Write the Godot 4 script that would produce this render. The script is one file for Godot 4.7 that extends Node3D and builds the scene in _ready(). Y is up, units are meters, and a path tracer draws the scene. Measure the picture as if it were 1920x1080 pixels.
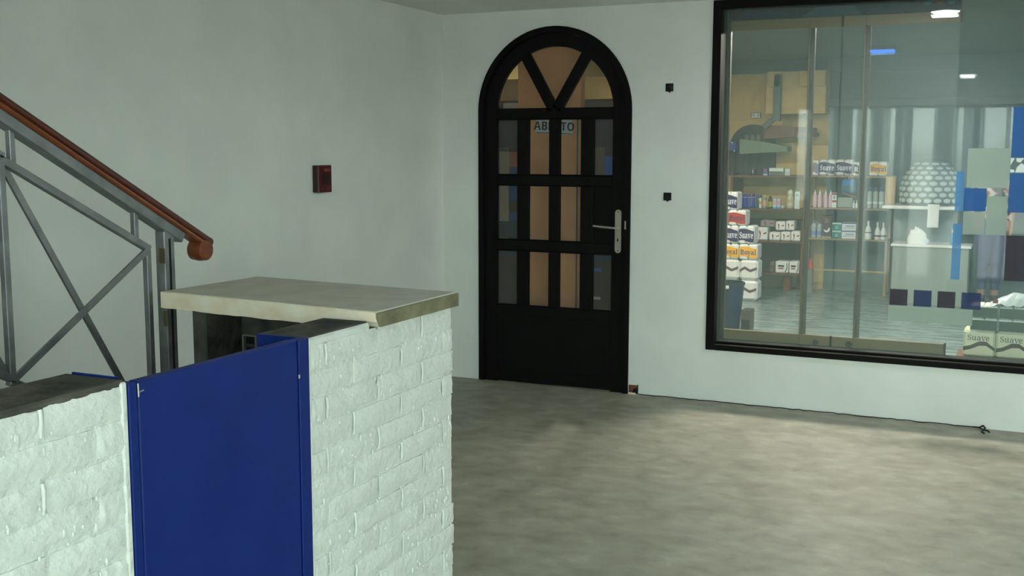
extends Node3D
# A white-walled room with a glazed shop front behind the camera, a brick parapet with a blue gate,
# an arched door and a wide window that looks into a small shop. Units are metres, y is up.

const WZ := -6.80          # room face of the far wall
const LX := -3.66          # room face of the left wall
const CEIL := 2.51
const GLASS_Z := -6.86

var mats := {}
var names := {}
var rng := RandomNumberGenerator.new()

# ------------------------------------------------------------------ materials
func mat(key: String, c: Color, rough := 0.7, metal := 0.0, spec := 0.5) -> StandardMaterial3D:
	if mats.has(key):
		return mats[key]
	var m := StandardMaterial3D.new()
	m.resource_name = key
	m.albedo_color = c
	m.roughness = rough
	m.metallic = metal
	m.metallic_specular = spec
	mats[key] = m
	return m

func noise_tex(freq: float, octaves: int, sd: int, ramp: Array, size := 512, warp := 0.0) -> NoiseTexture2D:
	var n := FastNoiseLite.new()
	n.seed = sd
	n.noise_type = FastNoiseLite.TYPE_SIMPLEX_SMOOTH
	n.frequency = freq
	n.fractal_octaves = octaves
	if warp > 0.0:
		n.domain_warp_enabled = true
		n.domain_warp_amplitude = warp
		n.domain_warp_frequency = freq * 0.8
	var t := NoiseTexture2D.new()
	t.width = size
	t.height = size
	t.seamless = true
	t.noise = n
	if ramp.size() > 0:
		var g := Gradient.new()
		var off := PackedFloat32Array()
		var col := PackedColorArray()
		for i in ramp.size():
			off.append(float(i) / float(ramp.size() - 1))
			col.append(ramp[i])
		g.offsets = off
		g.colors = col
		t.color_ramp = g
	return t

func tex_mat(key: String, t: Texture2D, scale: Vector3, rough: float, bump: Texture2D = null, bump_cm := 0.0, spec := 0.5) -> StandardMaterial3D:
	var m := mat(key, Color.WHITE, rough, 0.0, spec)
	m.albedo_texture = t
	m.uv1_triplanar = true
	m.uv1_world_triplanar = true
	m.uv1_scale = scale
	if bump:
		m.heightmap_enabled = true
		m.heightmap_texture = bump
		m.heightmap_scale = bump_cm
	return m

func glass(key: String, c: Color, alpha: float, spec := 0.25) -> StandardMaterial3D:
	var m := mat(key, Color(c.r, c.g, c.b, alpha), 0.02)
	m.transparency = BaseMaterial3D.TRANSPARENCY_ALPHA
	m.metallic_specular = spec
	m.cull_mode = BaseMaterial3D.CULL_DISABLED
	return m

func film(key: String, c: Color, alpha: float) -> StandardMaterial3D:
	var m := mat(key, Color(c.r, c.g, c.b, alpha), 0.5)
	m.transparency = BaseMaterial3D.TRANSPARENCY_ALPHA
	m.backlight_enabled = true
	m.backlight = c
	m.cull_mode = BaseMaterial3D.CULL_DISABLED
	return m

func lamp_mat(key: String, c: Color, energy: float) -> StandardMaterial3D:
	var m := mat(key, c, 0.4)
	m.emission_enabled = true
	m.emission = c
	m.emission_energy_multiplier = energy
	return m

# ------------------------------------------------------------------ nodes
func numbered(n: String) -> String:
	if not names.has(n):
		names[n] = 0
		return n
	names[n] += 1
	return "%s_%03d" % [n, names[n]]

func meta(o: Node3D, label: String, category: String, group := "") -> void:
	o.set_meta("label", label)
	o.set_meta("category", category)
	if group != "":
		o.set_meta("group", group)

func thing(called: String, label: String, category: String, at := Vector3.ZERO, group := "", turn := 0.0) -> Node3D:
	var o := Node3D.new()
	o.name = numbered(called)
	add_child(o)
	o.position = at
	o.rotation.y = turn
	meta(o, label, category, group)
	return o

func struct_root(called: String, label := "") -> Node3D:
	var o := Node3D.new()
	o.name = called
	add_child(o)
	o.set_meta("kind", "structure")
	if label != "":
		o.set_meta("label", label)
	return o

func obj(called: String, mesh: Mesh, m: Material, parent: Node, at := Vector3.ZERO, label := "") -> MeshInstance3D:
	var o := MeshInstance3D.new()
	o.name = called if parent != self else numbered(called)
	o.mesh = mesh
	o.material_override = null
	if mesh is PrimitiveMesh:
		(mesh as PrimitiveMesh).material = m
	else:
		for i in mesh.get_surface_count():
			mesh.surface_set_material(i, m)
	parent.add_child(o, true)
	o.position = at
	if label != "":
		o.set_meta("label", label)
	return o

func structure(called: String, mesh: Mesh, m: Material, label := "") -> MeshInstance3D:
	var o := obj(called, mesh, m, self)
	o.set_meta("kind", "structure")
	if label != "":
		o.set_meta("label", label)
	return o

# ------------------------------------------------------------------ shapes
func begin() -> SurfaceTool:
	var st := SurfaceTool.new()
	st.begin(Mesh.PRIMITIVE_TRIANGLES)
	return st

func tri(st: SurfaceTool, a: Vector3, b: Vector3, c: Vector3, n: Vector3) -> void:
	var g := (b - a).cross(c - a)
	if g.length_squared() < 1e-16:
		return
	g = g.normalized()
	var p := [a, b, c]
	if g.dot(n) > 0.0:
		p = [a, c, b]
	else:
		g = -g
	for v in p:
		st.set_normal(g)
		st.add_vertex(v)

func quad(st: SurfaceTool, a: Vector3, b: Vector3, c: Vector3, d: Vector3, n: Vector3) -> void:
	tri(st, a, b, c, n)
	tri(st, a, c, d, n)

func add_box(st: SurfaceTool, c: Vector3, s: Vector3, bev := 0.0, basis := Basis.IDENTITY) -> void:
	var h := s * 0.5
	var b := minf(bev, minf(h.x, minf(h.y, h.z)) * 0.9)
	if b <= 0.0:
		for ax in 3:
			for sg in [-1.0, 1.0]:
				var n := Vector3.ZERO
				n[ax] = sg
				var u := Vector3.ZERO
				u[(ax + 1) % 3] = h[(ax + 1) % 3]
				var v := Vector3.ZERO
				v[(ax + 2) % 3] = h[(ax + 2) % 3]
				var o := n * h[ax]
				quad(st, c + basis * (o - u - v), c + basis * (o + u - v), c + basis * (o + u + v), c + basis * (o - u + v), basis * n)
		return
	for ax in 3:
		var i1 := (ax + 1) % 3
		var i2 := (ax + 2) % 3
		for sg in [-1.0, 1.0]:
			var n := Vector3.ZERO
			n[ax] = sg
			var u := Vector3.ZERO
			u[i1] = h[i1] - b
			var v := Vector3.ZERO
			v[i2] = h[i2] - b
			var o := n * h[ax]
			quad(st, c + basis * (o - u - v), c + basis * (o + u - v), c + basis * (o + u + v), c + basis * (o - u + v), basis * n)
		for s1 in [-1.0, 1.0]:
			for s2 in [-1.0, 1.0]:
				var l := Vector3.ZERO
				l[ax] = h[ax] - b
				var p := Vector3.ZERO
				p[i1] = s1 * h[i1]
				p[i2] = s2 * (h[i2] - b)
				var q := Vector3.ZERO
				q[i1] = s1 * (h[i1] - b)
				q[i2] = s2 * h[i2]
				var n2 := Vector3.ZERO
				n2[i1] = s1
				n2[i2] = s2
				quad(st, c + basis * (p - l), c + basis * (p + l), c + basis * (q + l), c + basis * (q - l), basis * n2)
	for sx in [-1.0, 1.0]:
		for sy in [-1.0, 1.0]:
			for sz in [-1.0, 1.0]:
				var n3 := Vector3(sx, sy, sz)
				var e := n3 * (h - Vector3(b, b, b))
				tri(st, c + basis * (e + Vector3(sx * b, 0, 0)), c + basis * (e + Vector3(0, sy * b, 0)), c + basis * (e + Vector3(0, 0, sz * b)), basis * n3)

func box(c: Vector3, s: Vector3, bev := 0.0) -> ArrayMesh:
	var st := begin()
	add_box(st, c, s, bev)
	return st.commit()

func box2(a: Vector3, b: Vector3, bev := 0.0) -> ArrayMesh:
	return box((a + b) * 0.5, (b - a).abs(), bev)

func add_bar(st: SurfaceTool, a: Vector3, b: Vector3, w: float, d: float, bev := 0.002, side := Vector3.RIGHT) -> void:
	# a bar from a to b: w across in the plane that holds the bar, d along «side»
	var y := (b - a).normalized()
	var z := side.cross(y).normalized()
	var x := y.cross(z).normalized()
	add_box(st, (a + b) * 0.5, Vector3(d, (b - a).length(), w), bev, Basis(x, y, z))

func bar(a: Vector3, b: Vector3, w: float, d: float, bev := 0.002, side := Vector3.RIGHT) -> ArrayMesh:
	var st := begin()
	add_bar(st, a, b, w, d, bev, side)
	return st.commit()

func add_prism(st: SurfaceTool, pts: PackedVector2Array, z0: float, z1: float, to3: Basis, at := Vector3.ZERO) -> void:
	# outline in x, y of «to3», pulled along its z from z0 to z1
	var p := pts
	if Geometry2D.is_polygon_clockwise(p):
		p.reverse()
	var t := Geometry2D.triangulate_polygon(p)
	for i in range(0, t.size(), 3):
		for zz in [[z0, -1.0], [z1, 1.0]]:
			var v := []
			for k in 3:
				v.append(at + to3 * Vector3(p[t[i + k]].x, p[t[i + k]].y, zz[0]))
			tri(st, v[0], v[1], v[2], to3 * Vector3(0, 0, zz[1] * signf(z1 - z0)))
	for i in p.size():
		var a := p[i]
		var b := p[(i + 1) % p.size()]
		var d := (b - a)
		var n := to3 * Vector3(d.y, -d.x, 0)
		quad(st, at + to3 * Vector3(a.x, a.y, z0), at + to3 * Vector3(b.x, b.y, z0), at + to3 * Vector3(b.x, b.y, z1), at + to3 * Vector3(a.x, a.y, z1), n)

func prism(pts: PackedVector2Array, z0: float, z1: float, to3 := Basis.IDENTITY, at := Vector3.ZERO) -> ArrayMesh:
	var st := begin()
	add_prism(st, pts, z0, z1, to3, at)
	return st.commit()

func add_lathe(st: SurfaceTool, prof: Array, seg := 20, at := Vector3.ZERO, basis := Basis.IDENTITY) -> void:
	# prof: [radius, height] from bottom to top
	st.set_smooth_group(1)
	for i in prof.size() - 1:
		var r0: float = prof[i][0]
		var y0: float = prof[i][1]
		var r1: float = prof[i + 1][0]
		var y1: float = prof[i + 1][1]
		var nr := Vector2(y1 - y0, r0 - r1).normalized()
		for k in seg:
			var a0 := TAU * k / seg
			var a1 := TAU * (k + 1) / seg
			var d0 := Vector3(cos(a0), 0, sin(a0))
			var d1 := Vector3(cos(a1), 0, sin(a1))
			var p := [d0 * r0 + Vector3.UP * y0, d1 * r0 + Vector3.UP * y0, d1 * r1 + Vector3.UP * y1, d0 * r1 + Vector3.UP * y1]
			var n := [d0 * nr.x + Vector3.UP * nr.y, d1 * nr.x + Vector3.UP * nr.y, d1 * nr.x + Vector3.UP * nr.y, d0 * nr.x + Vector3.UP * nr.y]
			for f in [[0, 1, 2], [0, 2, 3]]:
				for j in f:
					st.set_normal(basis * n[j])
					st.add_vertex(at + basis * p[j])

func lathe(prof: Array, seg := 20, at := Vector3.ZERO, basis := Basis.IDENTITY) -> ArrayMesh:
	var st := begin()
	add_lathe(st, prof, seg, at, basis)
	return st.commit()

func add_tube(st: SurfaceTool, pts: Array, r: float, seg := 8) -> void:
	var rings := []
	var up := Vector3(0.13, 0.97, 0.21).normalized()
	for i in pts.size():
		var d: Vector3 = (pts[mini(i + 1, pts.size() - 1)] - pts[maxi(i - 1, 0)]).normalized()
		var x := up.cross(d)
		if x.length() < 0.05:
			x = Vector3.RIGHT.cross(d)
		x = x.normalized()
		var y := d.cross(x).normalized()
		var ring := []
		for k in seg:
			var a := TAU * k / seg
			ring.append([pts[i] + (x * cos(a) + y * sin(a)) * r, x * cos(a) + y * sin(a)])
		rings.append(ring)
	for i in pts.size() - 1:
		for k in seg:
			var k2 := (k + 1) % seg
			for v in [rings[i][k], rings[i + 1][k], rings[i + 1][k2], rings[i][k], rings[i + 1][k2], rings[i][k2]]:
				st.set_normal(v[1])
				st.add_vertex(v[0])

func tube(pts: Array, r: float, seg := 8) -> ArrayMesh:
	var st := begin()
	add_tube(st, pts, r, seg)
	return st.commit()

func rect(x0: float, y0: float, x1: float, y1: float) -> PackedVector2Array:
	return PackedVector2Array([Vector2(x0, y0), Vector2(x1, y0), Vector2(x1, y1), Vector2(x0, y1)])

func text_mesh(t: String, size: float, bold := false, italic := false, serif := false, depth := 0.0015) -> TextMesh:
	var f := SystemFont.new()
	f.font_names = PackedStringArray(["Droid Serif"] if serif else ["Droid Sans"])
	f.font_weight = 700 if bold else 400
	f.font_italic = italic
	var tm := TextMesh.new()
	tm.text = t
	tm.font = f
	tm.font_size = 32
	tm.pixel_size = size / 24.0
	tm.depth = depth
	tm.curve_step = 4.0
	return tm

# ------------------------------------------------------------------ scene
func _ready() -> void:
	rng.seed = 11
	# camera
	var cam := Camera3D.new()
	cam.name = "camera"
	cam.fov = 29.2875
	cam.position = Vector3(0, 1.6, 0)
	cam.basis = Basis(Vector3.UP, 0.43189826) * Basis(Vector3.RIGHT, -0.12525902) * Basis(Vector3.BACK, 0.00172313)
	cam.near = 0.05
	cam.far = 200.0
	add_child(cam)
	cam.current = true
	# sky and exposure
	var sm := ProceduralSkyMaterial.new()
	sm.sky_top_color = Color(0.86, 0.98, 0.93)
	sm.sky_horizon_color = Color(0.92, 1.0, 0.95)
	sm.ground_horizon_color = Color(0.72, 0.76, 0.72)
	sm.ground_bottom_color = Color(0.60, 0.63, 0.60)
	sm.sky_energy_multiplier = 1.0
	var sky := Sky.new()
	sky.sky_material = sm
	var env := Environment.new()
	env.background_mode = Environment.BG_SKY
	env.sky = sky
	env.background_energy_multiplier = 12.0
	env.tonemap_mode = Environment.TONE_MAPPER_LINEAR
	env.tonemap_exposure = 1.1
	env.sdfgi_enabled = true
	env.ssao_enabled = true
	env.ssil_enabled = true
	var we := WorldEnvironment.new()
	we.environment = env
	add_child(we)
	make_materials()
	room()
	facade()
	far_wall()
	door()
	window()
	parapet_and_gate()
	counter()
	railing()
	wall_bits()
	shop_shell()
	room_lamps()
	unseen_shop_lamps()
	shop_goods()
	shop_counter()
	person()

func make_materials() -> void:
	var wall_t := noise_tex(0.006, 4, 3, [Color(0.87, 0.875, 0.86), Color(0.91, 0.915, 0.90)], 512)
	var wall_b := noise_tex(0.02, 4, 8, [], 512)
	tex_mat("wall_paint", wall_t, Vector3(0.5, 0.5, 0.5), 0.6, wall_b, 0.06, 0.4)
	var floor_t := noise_tex(0.016, 6, 21, [Color(0.53, 0.515, 0.465), Color(0.595, 0.585, 0.53), Color(0.625, 0.615, 0.56), Color(0.655, 0.645, 0.59), Color(0.72, 0.71, 0.655)], 1024, 40.0)
	var fm := tex_mat("cement_floor", floor_t, Vector3(0.33, 0.33, 0.42), 0.55, noise_tex(0.01, 4, 5, [], 512), 0.015)
	fm.detail_enabled = true
	fm.detail_uv_layer = BaseMaterial3D.DETAIL_UV_1
	fm.detail_blend_mode = BaseMaterial3D.BLEND_MODE_MUL
	fm.detail_albedo = noise_tex(0.012, 3, 77, [Color(0.86, 0.85, 0.83), Color(1, 1, 1)], 512, 25.0)
	var brick_b := noise_tex(0.018, 4, 41, [], 512)
	tex_mat("painted_brick", noise_tex(0.01, 3, 13, [Color(0.84, 0.85, 0.83), Color(0.90, 0.905, 0.89)], 256), Vector3(3, 3, 3), 0.30, brick_b, 0.34, 0.5)
	tex_mat("painted_mortar", noise_tex(0.01, 3, 14, [Color(0.83, 0.84, 0.82), Color(0.89, 0.895, 0.88)], 256), Vector3(3, 3, 3), 0.32, brick_b, 0.45, 0.5)
	var con_t := noise_tex(0.008, 5, 31, [Color(0.72, 0.69, 0.62), Color(0.755, 0.73, 0.665), Color(0.785, 0.76, 0.70)], 512, 20.0)
	tex_mat("slab_concrete", con_t, Vector3(1.4, 1.4, 1.4), 0.75, noise_tex(0.03, 4, 33, [], 512), 0.12, 0.3)
	tex_mat("slab_plaster", noise_tex(0.012, 4, 36, [Color(0.90, 0.81, 0.69), Color(0.94, 0.88, 0.79), Color(0.95, 0.92, 0.86)], 256), Vector3(2.5, 2.5, 2.5), 0.85, noise_tex(0.03, 4, 37, [], 256), 0.2, 0.3)
	tex_mat("raw_cement", noise_tex(0.014, 5, 51, [Color(0.24, 0.235, 0.225), Color(0.33, 0.32, 0.30), Color(0.42, 0.40, 0.37)], 256), Vector3(2, 2, 2), 0.9, noise_tex(0.03, 4, 52, [], 256), 0.6, 0.2)
	tex_mat("blue_steel", noise_tex(0.01, 3, 61, [Color(0.012, 0.13, 0.43), Color(0.02, 0.15, 0.46)], 256), Vector3(1.5, 1.5, 1.5), 0.5, noise_tex(0.006, 2, 62, [], 256), 0.02, 0.36)
	tex_mat("black_paint", noise_tex(0.01, 3, 63, [Color(0.03, 0.026, 0.024), Color(0.052, 0.045, 0.042)], 256), Vector3(2, 2, 2), 0.62, null, 0.0, 0.28)
	tex_mat("handrail_wood", noise_tex(0.02, 4, 65, [Color(0.22, 0.075, 0.035), Color(0.31, 0.115, 0.05), Color(0.38, 0.16, 0.075)], 256), Vector3(6, 6, 0.7), 0.28)
	tex_mat("handrail_foot_wood", noise_tex(0.02, 4, 66, [Color(0.40, 0.19, 0.09), Color(0.52, 0.27, 0.13)], 256), Vector3(6, 6, 0.7), 0.35)
	tex_mat("galvanised", noise_tex(0.015, 4, 67, [Color(0.44, 0.45, 0.46), Color(0.56, 0.57, 0.58)], 256), Vector3(2, 2, 2), 0.42)
	mats["galvanised"].metallic = 0.55
	tex_mat("shop_tile", noise_tex(0.012, 4, 71, [Color(0.28, 0.34, 0.34), Color(0.43, 0.50, 0.50), Color(0.54, 0.60, 0.60)], 512, 30.0), Vector3(0.35, 1.0, 1.6), 0.25)
	tex_mat("shelf_wood", noise_tex(0.012, 4, 73, [Color(0.30, 0.17, 0.08), Color(0.44, 0.27, 0.13)], 256), Vector3(0.6, 8, 8), 0.55)
	tex_mat("tan_pillar", noise_tex(0.01, 4, 75, [Color(0.91, 0.64, 0.38), Color(0.95, 0.69, 0.43)], 256), Vector3(1.5, 1.5, 1.5), 0.7)
	tex_mat("beige_plaster", noise_tex(0.01, 4, 76, [Color(0.70, 0.61, 0.39), Color(0.76, 0.67, 0.45)], 256), Vector3(1.5, 1.5, 1.5), 0.75)
	mat("shop_grey", Color(0.36, 0.42, 0.43), 0.8)
	mat("shop_ceiling", Color(0.36, 0.41, 0.41), 0.8)
	mat("rail_bronze", Color(0.44, 0.38, 0.27), 0.5, 0.0, 0.4)
	mat("stile_bronze", Color(0.24, 0.19, 0.13), 0.5, 0.0, 0.4)
	mat("satin_steel", Color(0.74, 0.72, 0.68), 0.32, 0.8)
	mat("dark_hole", Color(0.02, 0.018, 0.022), 0.9)
	mat("white_plastic", Color(0.84, 0.86, 0.86), 0.3)
	mat("cloth_white", Color(0.84, 0.87, 0.87), 0.9)
	glass("pane_clear", Color(0.93, 0.97, 0.96), 0.03)
	glass("pane_shop", Color(0.80, 0.92, 0.90), 0.06, 0.33)
	glass("pane_leaf", Color(0.93, 0.97, 0.96), 0.03, 0.10)
	for q in [["blind_sheer", Color(0.92, 0.96, 0.95, 0.40)], ["blind_fold_shade", Color(0.62, 0.68, 0.70, 0.90)], ["blind_deep_fold_shade", Color(0.20, 0.24, 0.27, 0.985)]]:  # slat tones carry the light and dark of the folds
		var bl := mat(q[0], q[1], 0.9)
		bl.transparency = BaseMaterial3D.TRANSPARENCY_ALPHA
		bl.backlight_enabled = true
		bl.backlight = Color(q[1].r, q[1].g, q[1].b)
		bl.cull_mode = BaseMaterial3D.CULL_DISABLED

# ------------------------------------------------------------------ the room
func room() -> void:
	structure("floor", box2(Vector3(LX - 0.15, -0.1, -6.86), Vector3(3.15, 0, 0.9)), mats.cement_floor, "grey burnt cement floor with cloudy trowel marks")
	structure("ceiling", box2(Vector3(LX - 0.15, CEIL, -6.95), Vector3(3.15, CEIL + 0.15, 0.9)), mats.wall_paint, "plain white ceiling")
	structure("wall_left", box2(Vector3(LX - 0.15, 0, -6.95), Vector3(LX, CEIL, 0.9)), mats.wall_paint, "white wall behind the stair railing")
	var st := begin()
	add_box(st, Vector3(3.075, CEIL * 0.5, -5.975), Vector3(0.15, CEIL, 1.95))
	add_box(st, Vector3(3.075, CEIL * 0.5, -1.35), Vector3(0.15, CEIL, 4.5))
	add_box(st, Vector3(3.075, 2.335, -4.3), Vector3(0.15, 0.35, 1.4))
	add_box(st, Vector3(3.075, 0.675, -4.3), Vector3(0.15, 1.35, 1.4))
	structure("wall_right", st.commit(), mats.wall_paint)
	var w := struct_root("window_3", "unseen side window, out of view, placed to light the left wall")  # out of view, placed to light the left wall
	for z in [-4.98, -4.3, -3.62]:
		obj("mullion", box2(Vector3(3.05, 1.35, z - 0.02), Vector3(3.11, 2.16, z + 0.02), 0.002), mats.stile_bronze, w)
	for z in [[-4.96, -4.32], [-4.28, -3.64]]:
		obj("pane", box2(Vector3(3.077, 1.35, z[0]), Vector3(3.083, 2.16, z[1])), mats.pane_clear, w)

func facade() -> void:
	# the glazed front behind the camera: where the daylight comes in, and what the shop window mirrors
	var z0 := 0.75
	var z1 := 0.90
	var st := begin()
	add_box(st, Vector3((LX - 0.15 - 2.7) * 0.5, CEIL * 0.5, (z0 + z1) * 0.5), Vector3(-2.7 - (LX - 0.15), CEIL, z1 - z0))
	add_box(st, Vector3((2.6 + 3.15) * 0.5, CEIL * 0.5, (z0 + z1) * 0.5), Vector3(0.55, CEIL, z1 - z0))
	add_box(st, Vector3(-0.05, (2.16 + CEIL) * 0.5, (z0 + z1) * 0.5), Vector3(5.3, CEIL - 2.16, z1 - z0))
	structure("wall_back", st.commit(), mats.wall_paint)
	var w := struct_root("window_2", "glazed front with white curtains")
	for x in [-2.68, -1.4, -0.12, 0.62, 1.6, 2.58]:
		obj("mullion", box2(Vector3(x - 0.02, 0, 0.80), Vector3(x + 0.02, 2.16, 0.86), 0.002), mats.stile_bronze, w)
	obj("head_rail", box2(Vector3(-2.7, 2.12, 0.80), Vector3(2.6, 2.16, 0.86), 0.002), mats.stile_bronze, w)
	obj("sill_rail", box2(Vector3(-2.7, 0, 0.80), Vector3(2.6, 0.05, 0.86), 0.002), mats.stile_bronze, w)
	for p in [[-2.66, -1.42], [-1.38, -0.14], [-0.10, 0.60], [0.64, 1.58], [1.62, 2.56]]:  # right-hand panes are out of view, kept clear to light the far wall
		obj("pane", box2(Vector3(p[0], 0.05, 0.827), Vector3(p[1], 2.12, 0.833)), mats.pane_clear, w)
	# coloured film on the pane beside the curtain
	var blue := film("film_blue_backlit", Color(0.05, 0.28, 0.72), 0.92)
	var violet := film("film_violet_backlit", Color(0.16, 0.12, 0.36), 0.94)
	var white := film("film_white_backlit", Color(0.9, 0.92, 0.92), 0.85)
	obj("film", box2(Vector3(-0.10, 0.86, 0.82), Vector3(0.60, 2.12, 0.822)), blue, w)
	obj("film", box2(Vector3(-0.10, 0.05, 0.82), Vector3(0.60, 0.60, 0.822)), violet, w)
	obj("film", box2(Vector3(-0.10, 1.32, 0.814), Vector3(-0.01, 1.49, 0.818)), white, w)
	var bd := thing("vertical_blind", "vertical blind with fold shading painted as slat tones, mirrored in the shop window, left of the blue strip", "blind", Vector3(0, 0, 0.66))
	obj("head_track", box2(Vector3(-2.64, 2.10, -0.03), Vector3(-0.13, 2.15, 0.03), 0.003), mats.white_plastic, bd)
	var r := RandomNumberGenerator.new()
	r.seed = 12
	var x := -2.62
	var kinds := [mats.blind_sheer, mats.blind_sheer, mats.blind_fold_shade, mats.blind_deep_fold_shade]
	while x < -0.20:
		var sw := r.randf_range(0.035, 0.115)
		var kind: Material = kinds[r.randi() % 4]
		var tilt := r.randf_range(-0.45, 0.45)
		var st2 := begin()
		var half := sw * 0.54
		var bow := r.randf_range(0.004, 0.010)
		for q in 4:
			var ua := lerpf(-half, half, q / 4.0)
			var ub := lerpf(-half, half, (q + 1) / 4.0)
			var za := bow * (1.0 - pow(ua / half, 2.0))
			var zb := bow * (1.0 - pow(ub / half, 2.0))
			quad(st2, Vector3(ua, 0.03, za), Vector3(ub, 0.03, zb), Vector3(ub, 2.10, zb), Vector3(ua, 2.10, za), Vector3.BACK)
		var o := obj("slat", st2.commit(), kind, bd, Vector3(x + sw * 0.5, 0.0, 0.0))
		o.rotation.y = tilt
		x += sw
	obj("hem_chain", tube([Vector3(-2.62, 0.035, 0.012), Vector3(-0.15, 0.035, 0.012)], 0.003, 5), mats.white_plastic, bd)

func far_wall() -> void:
	# door opening: arch of radius 0.5475 about (-2.8375, 1.853); window opening x -1.775..1.3, y 0.338..2.505
	var st := begin()
	var zb := WZ - 0.15
	var cx := -2.8375
	var r := 0.5475
	add_prism(st, rect(LX, 0, cx - r, CEIL), zb, WZ, Basis.IDENTITY)
	var arch := PackedVector2Array([Vector2(cx - r, CEIL)])
	for i in 41:
		var a := PI - PI * i / 40.0
		arch.append(Vector2(cx + r * cos(a), 1.853 + r * sin(a)))
	arch.append(Vector2(cx + r, CEIL))
	add_prism(st, arch, zb, WZ, Basis.IDENTITY)
	add_prism(st, rect(cx + r, 0, -1.775, CEIL), zb, WZ, Basis.IDENTITY)
	add_prism(st, rect(-1.775, 0, 1.3, 0.338), zb, WZ, Basis.IDENTITY)
	add_prism(st, rect(-1.775, 2.505, 1.3, CEIL), zb, WZ, Basis.IDENTITY)
	add_prism(st, rect(1.3, 0, 3.0, CEIL), zb, WZ, Basis.IDENTITY)
	structure("wall_far", st.commit(), mats.wall_paint, "white wall with the arched door and the shop window")

func arch_ring(cx: float, cy: float, ro: float, ri: float, bottom: float, n := 36) -> PackedVector2Array:
	var p := PackedVector2Array()
	p.append(Vector2(cx - ro, bottom))
	for i in n + 1:
		var a := PI - PI * i / n
		p.append(Vector2(cx + ro * cos(a), cy + ro * sin(a)))
	p.append(Vector2(cx + ro, bottom))
	p.append(Vector2(cx + ri, bottom))
	for i in n + 1:
		var a := PI * i / n
		p.append(Vector2(cx + ri * cos(a), cy + ri * sin(a)))
	p.append(Vector2(cx - ri, bottom))
	return p

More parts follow.
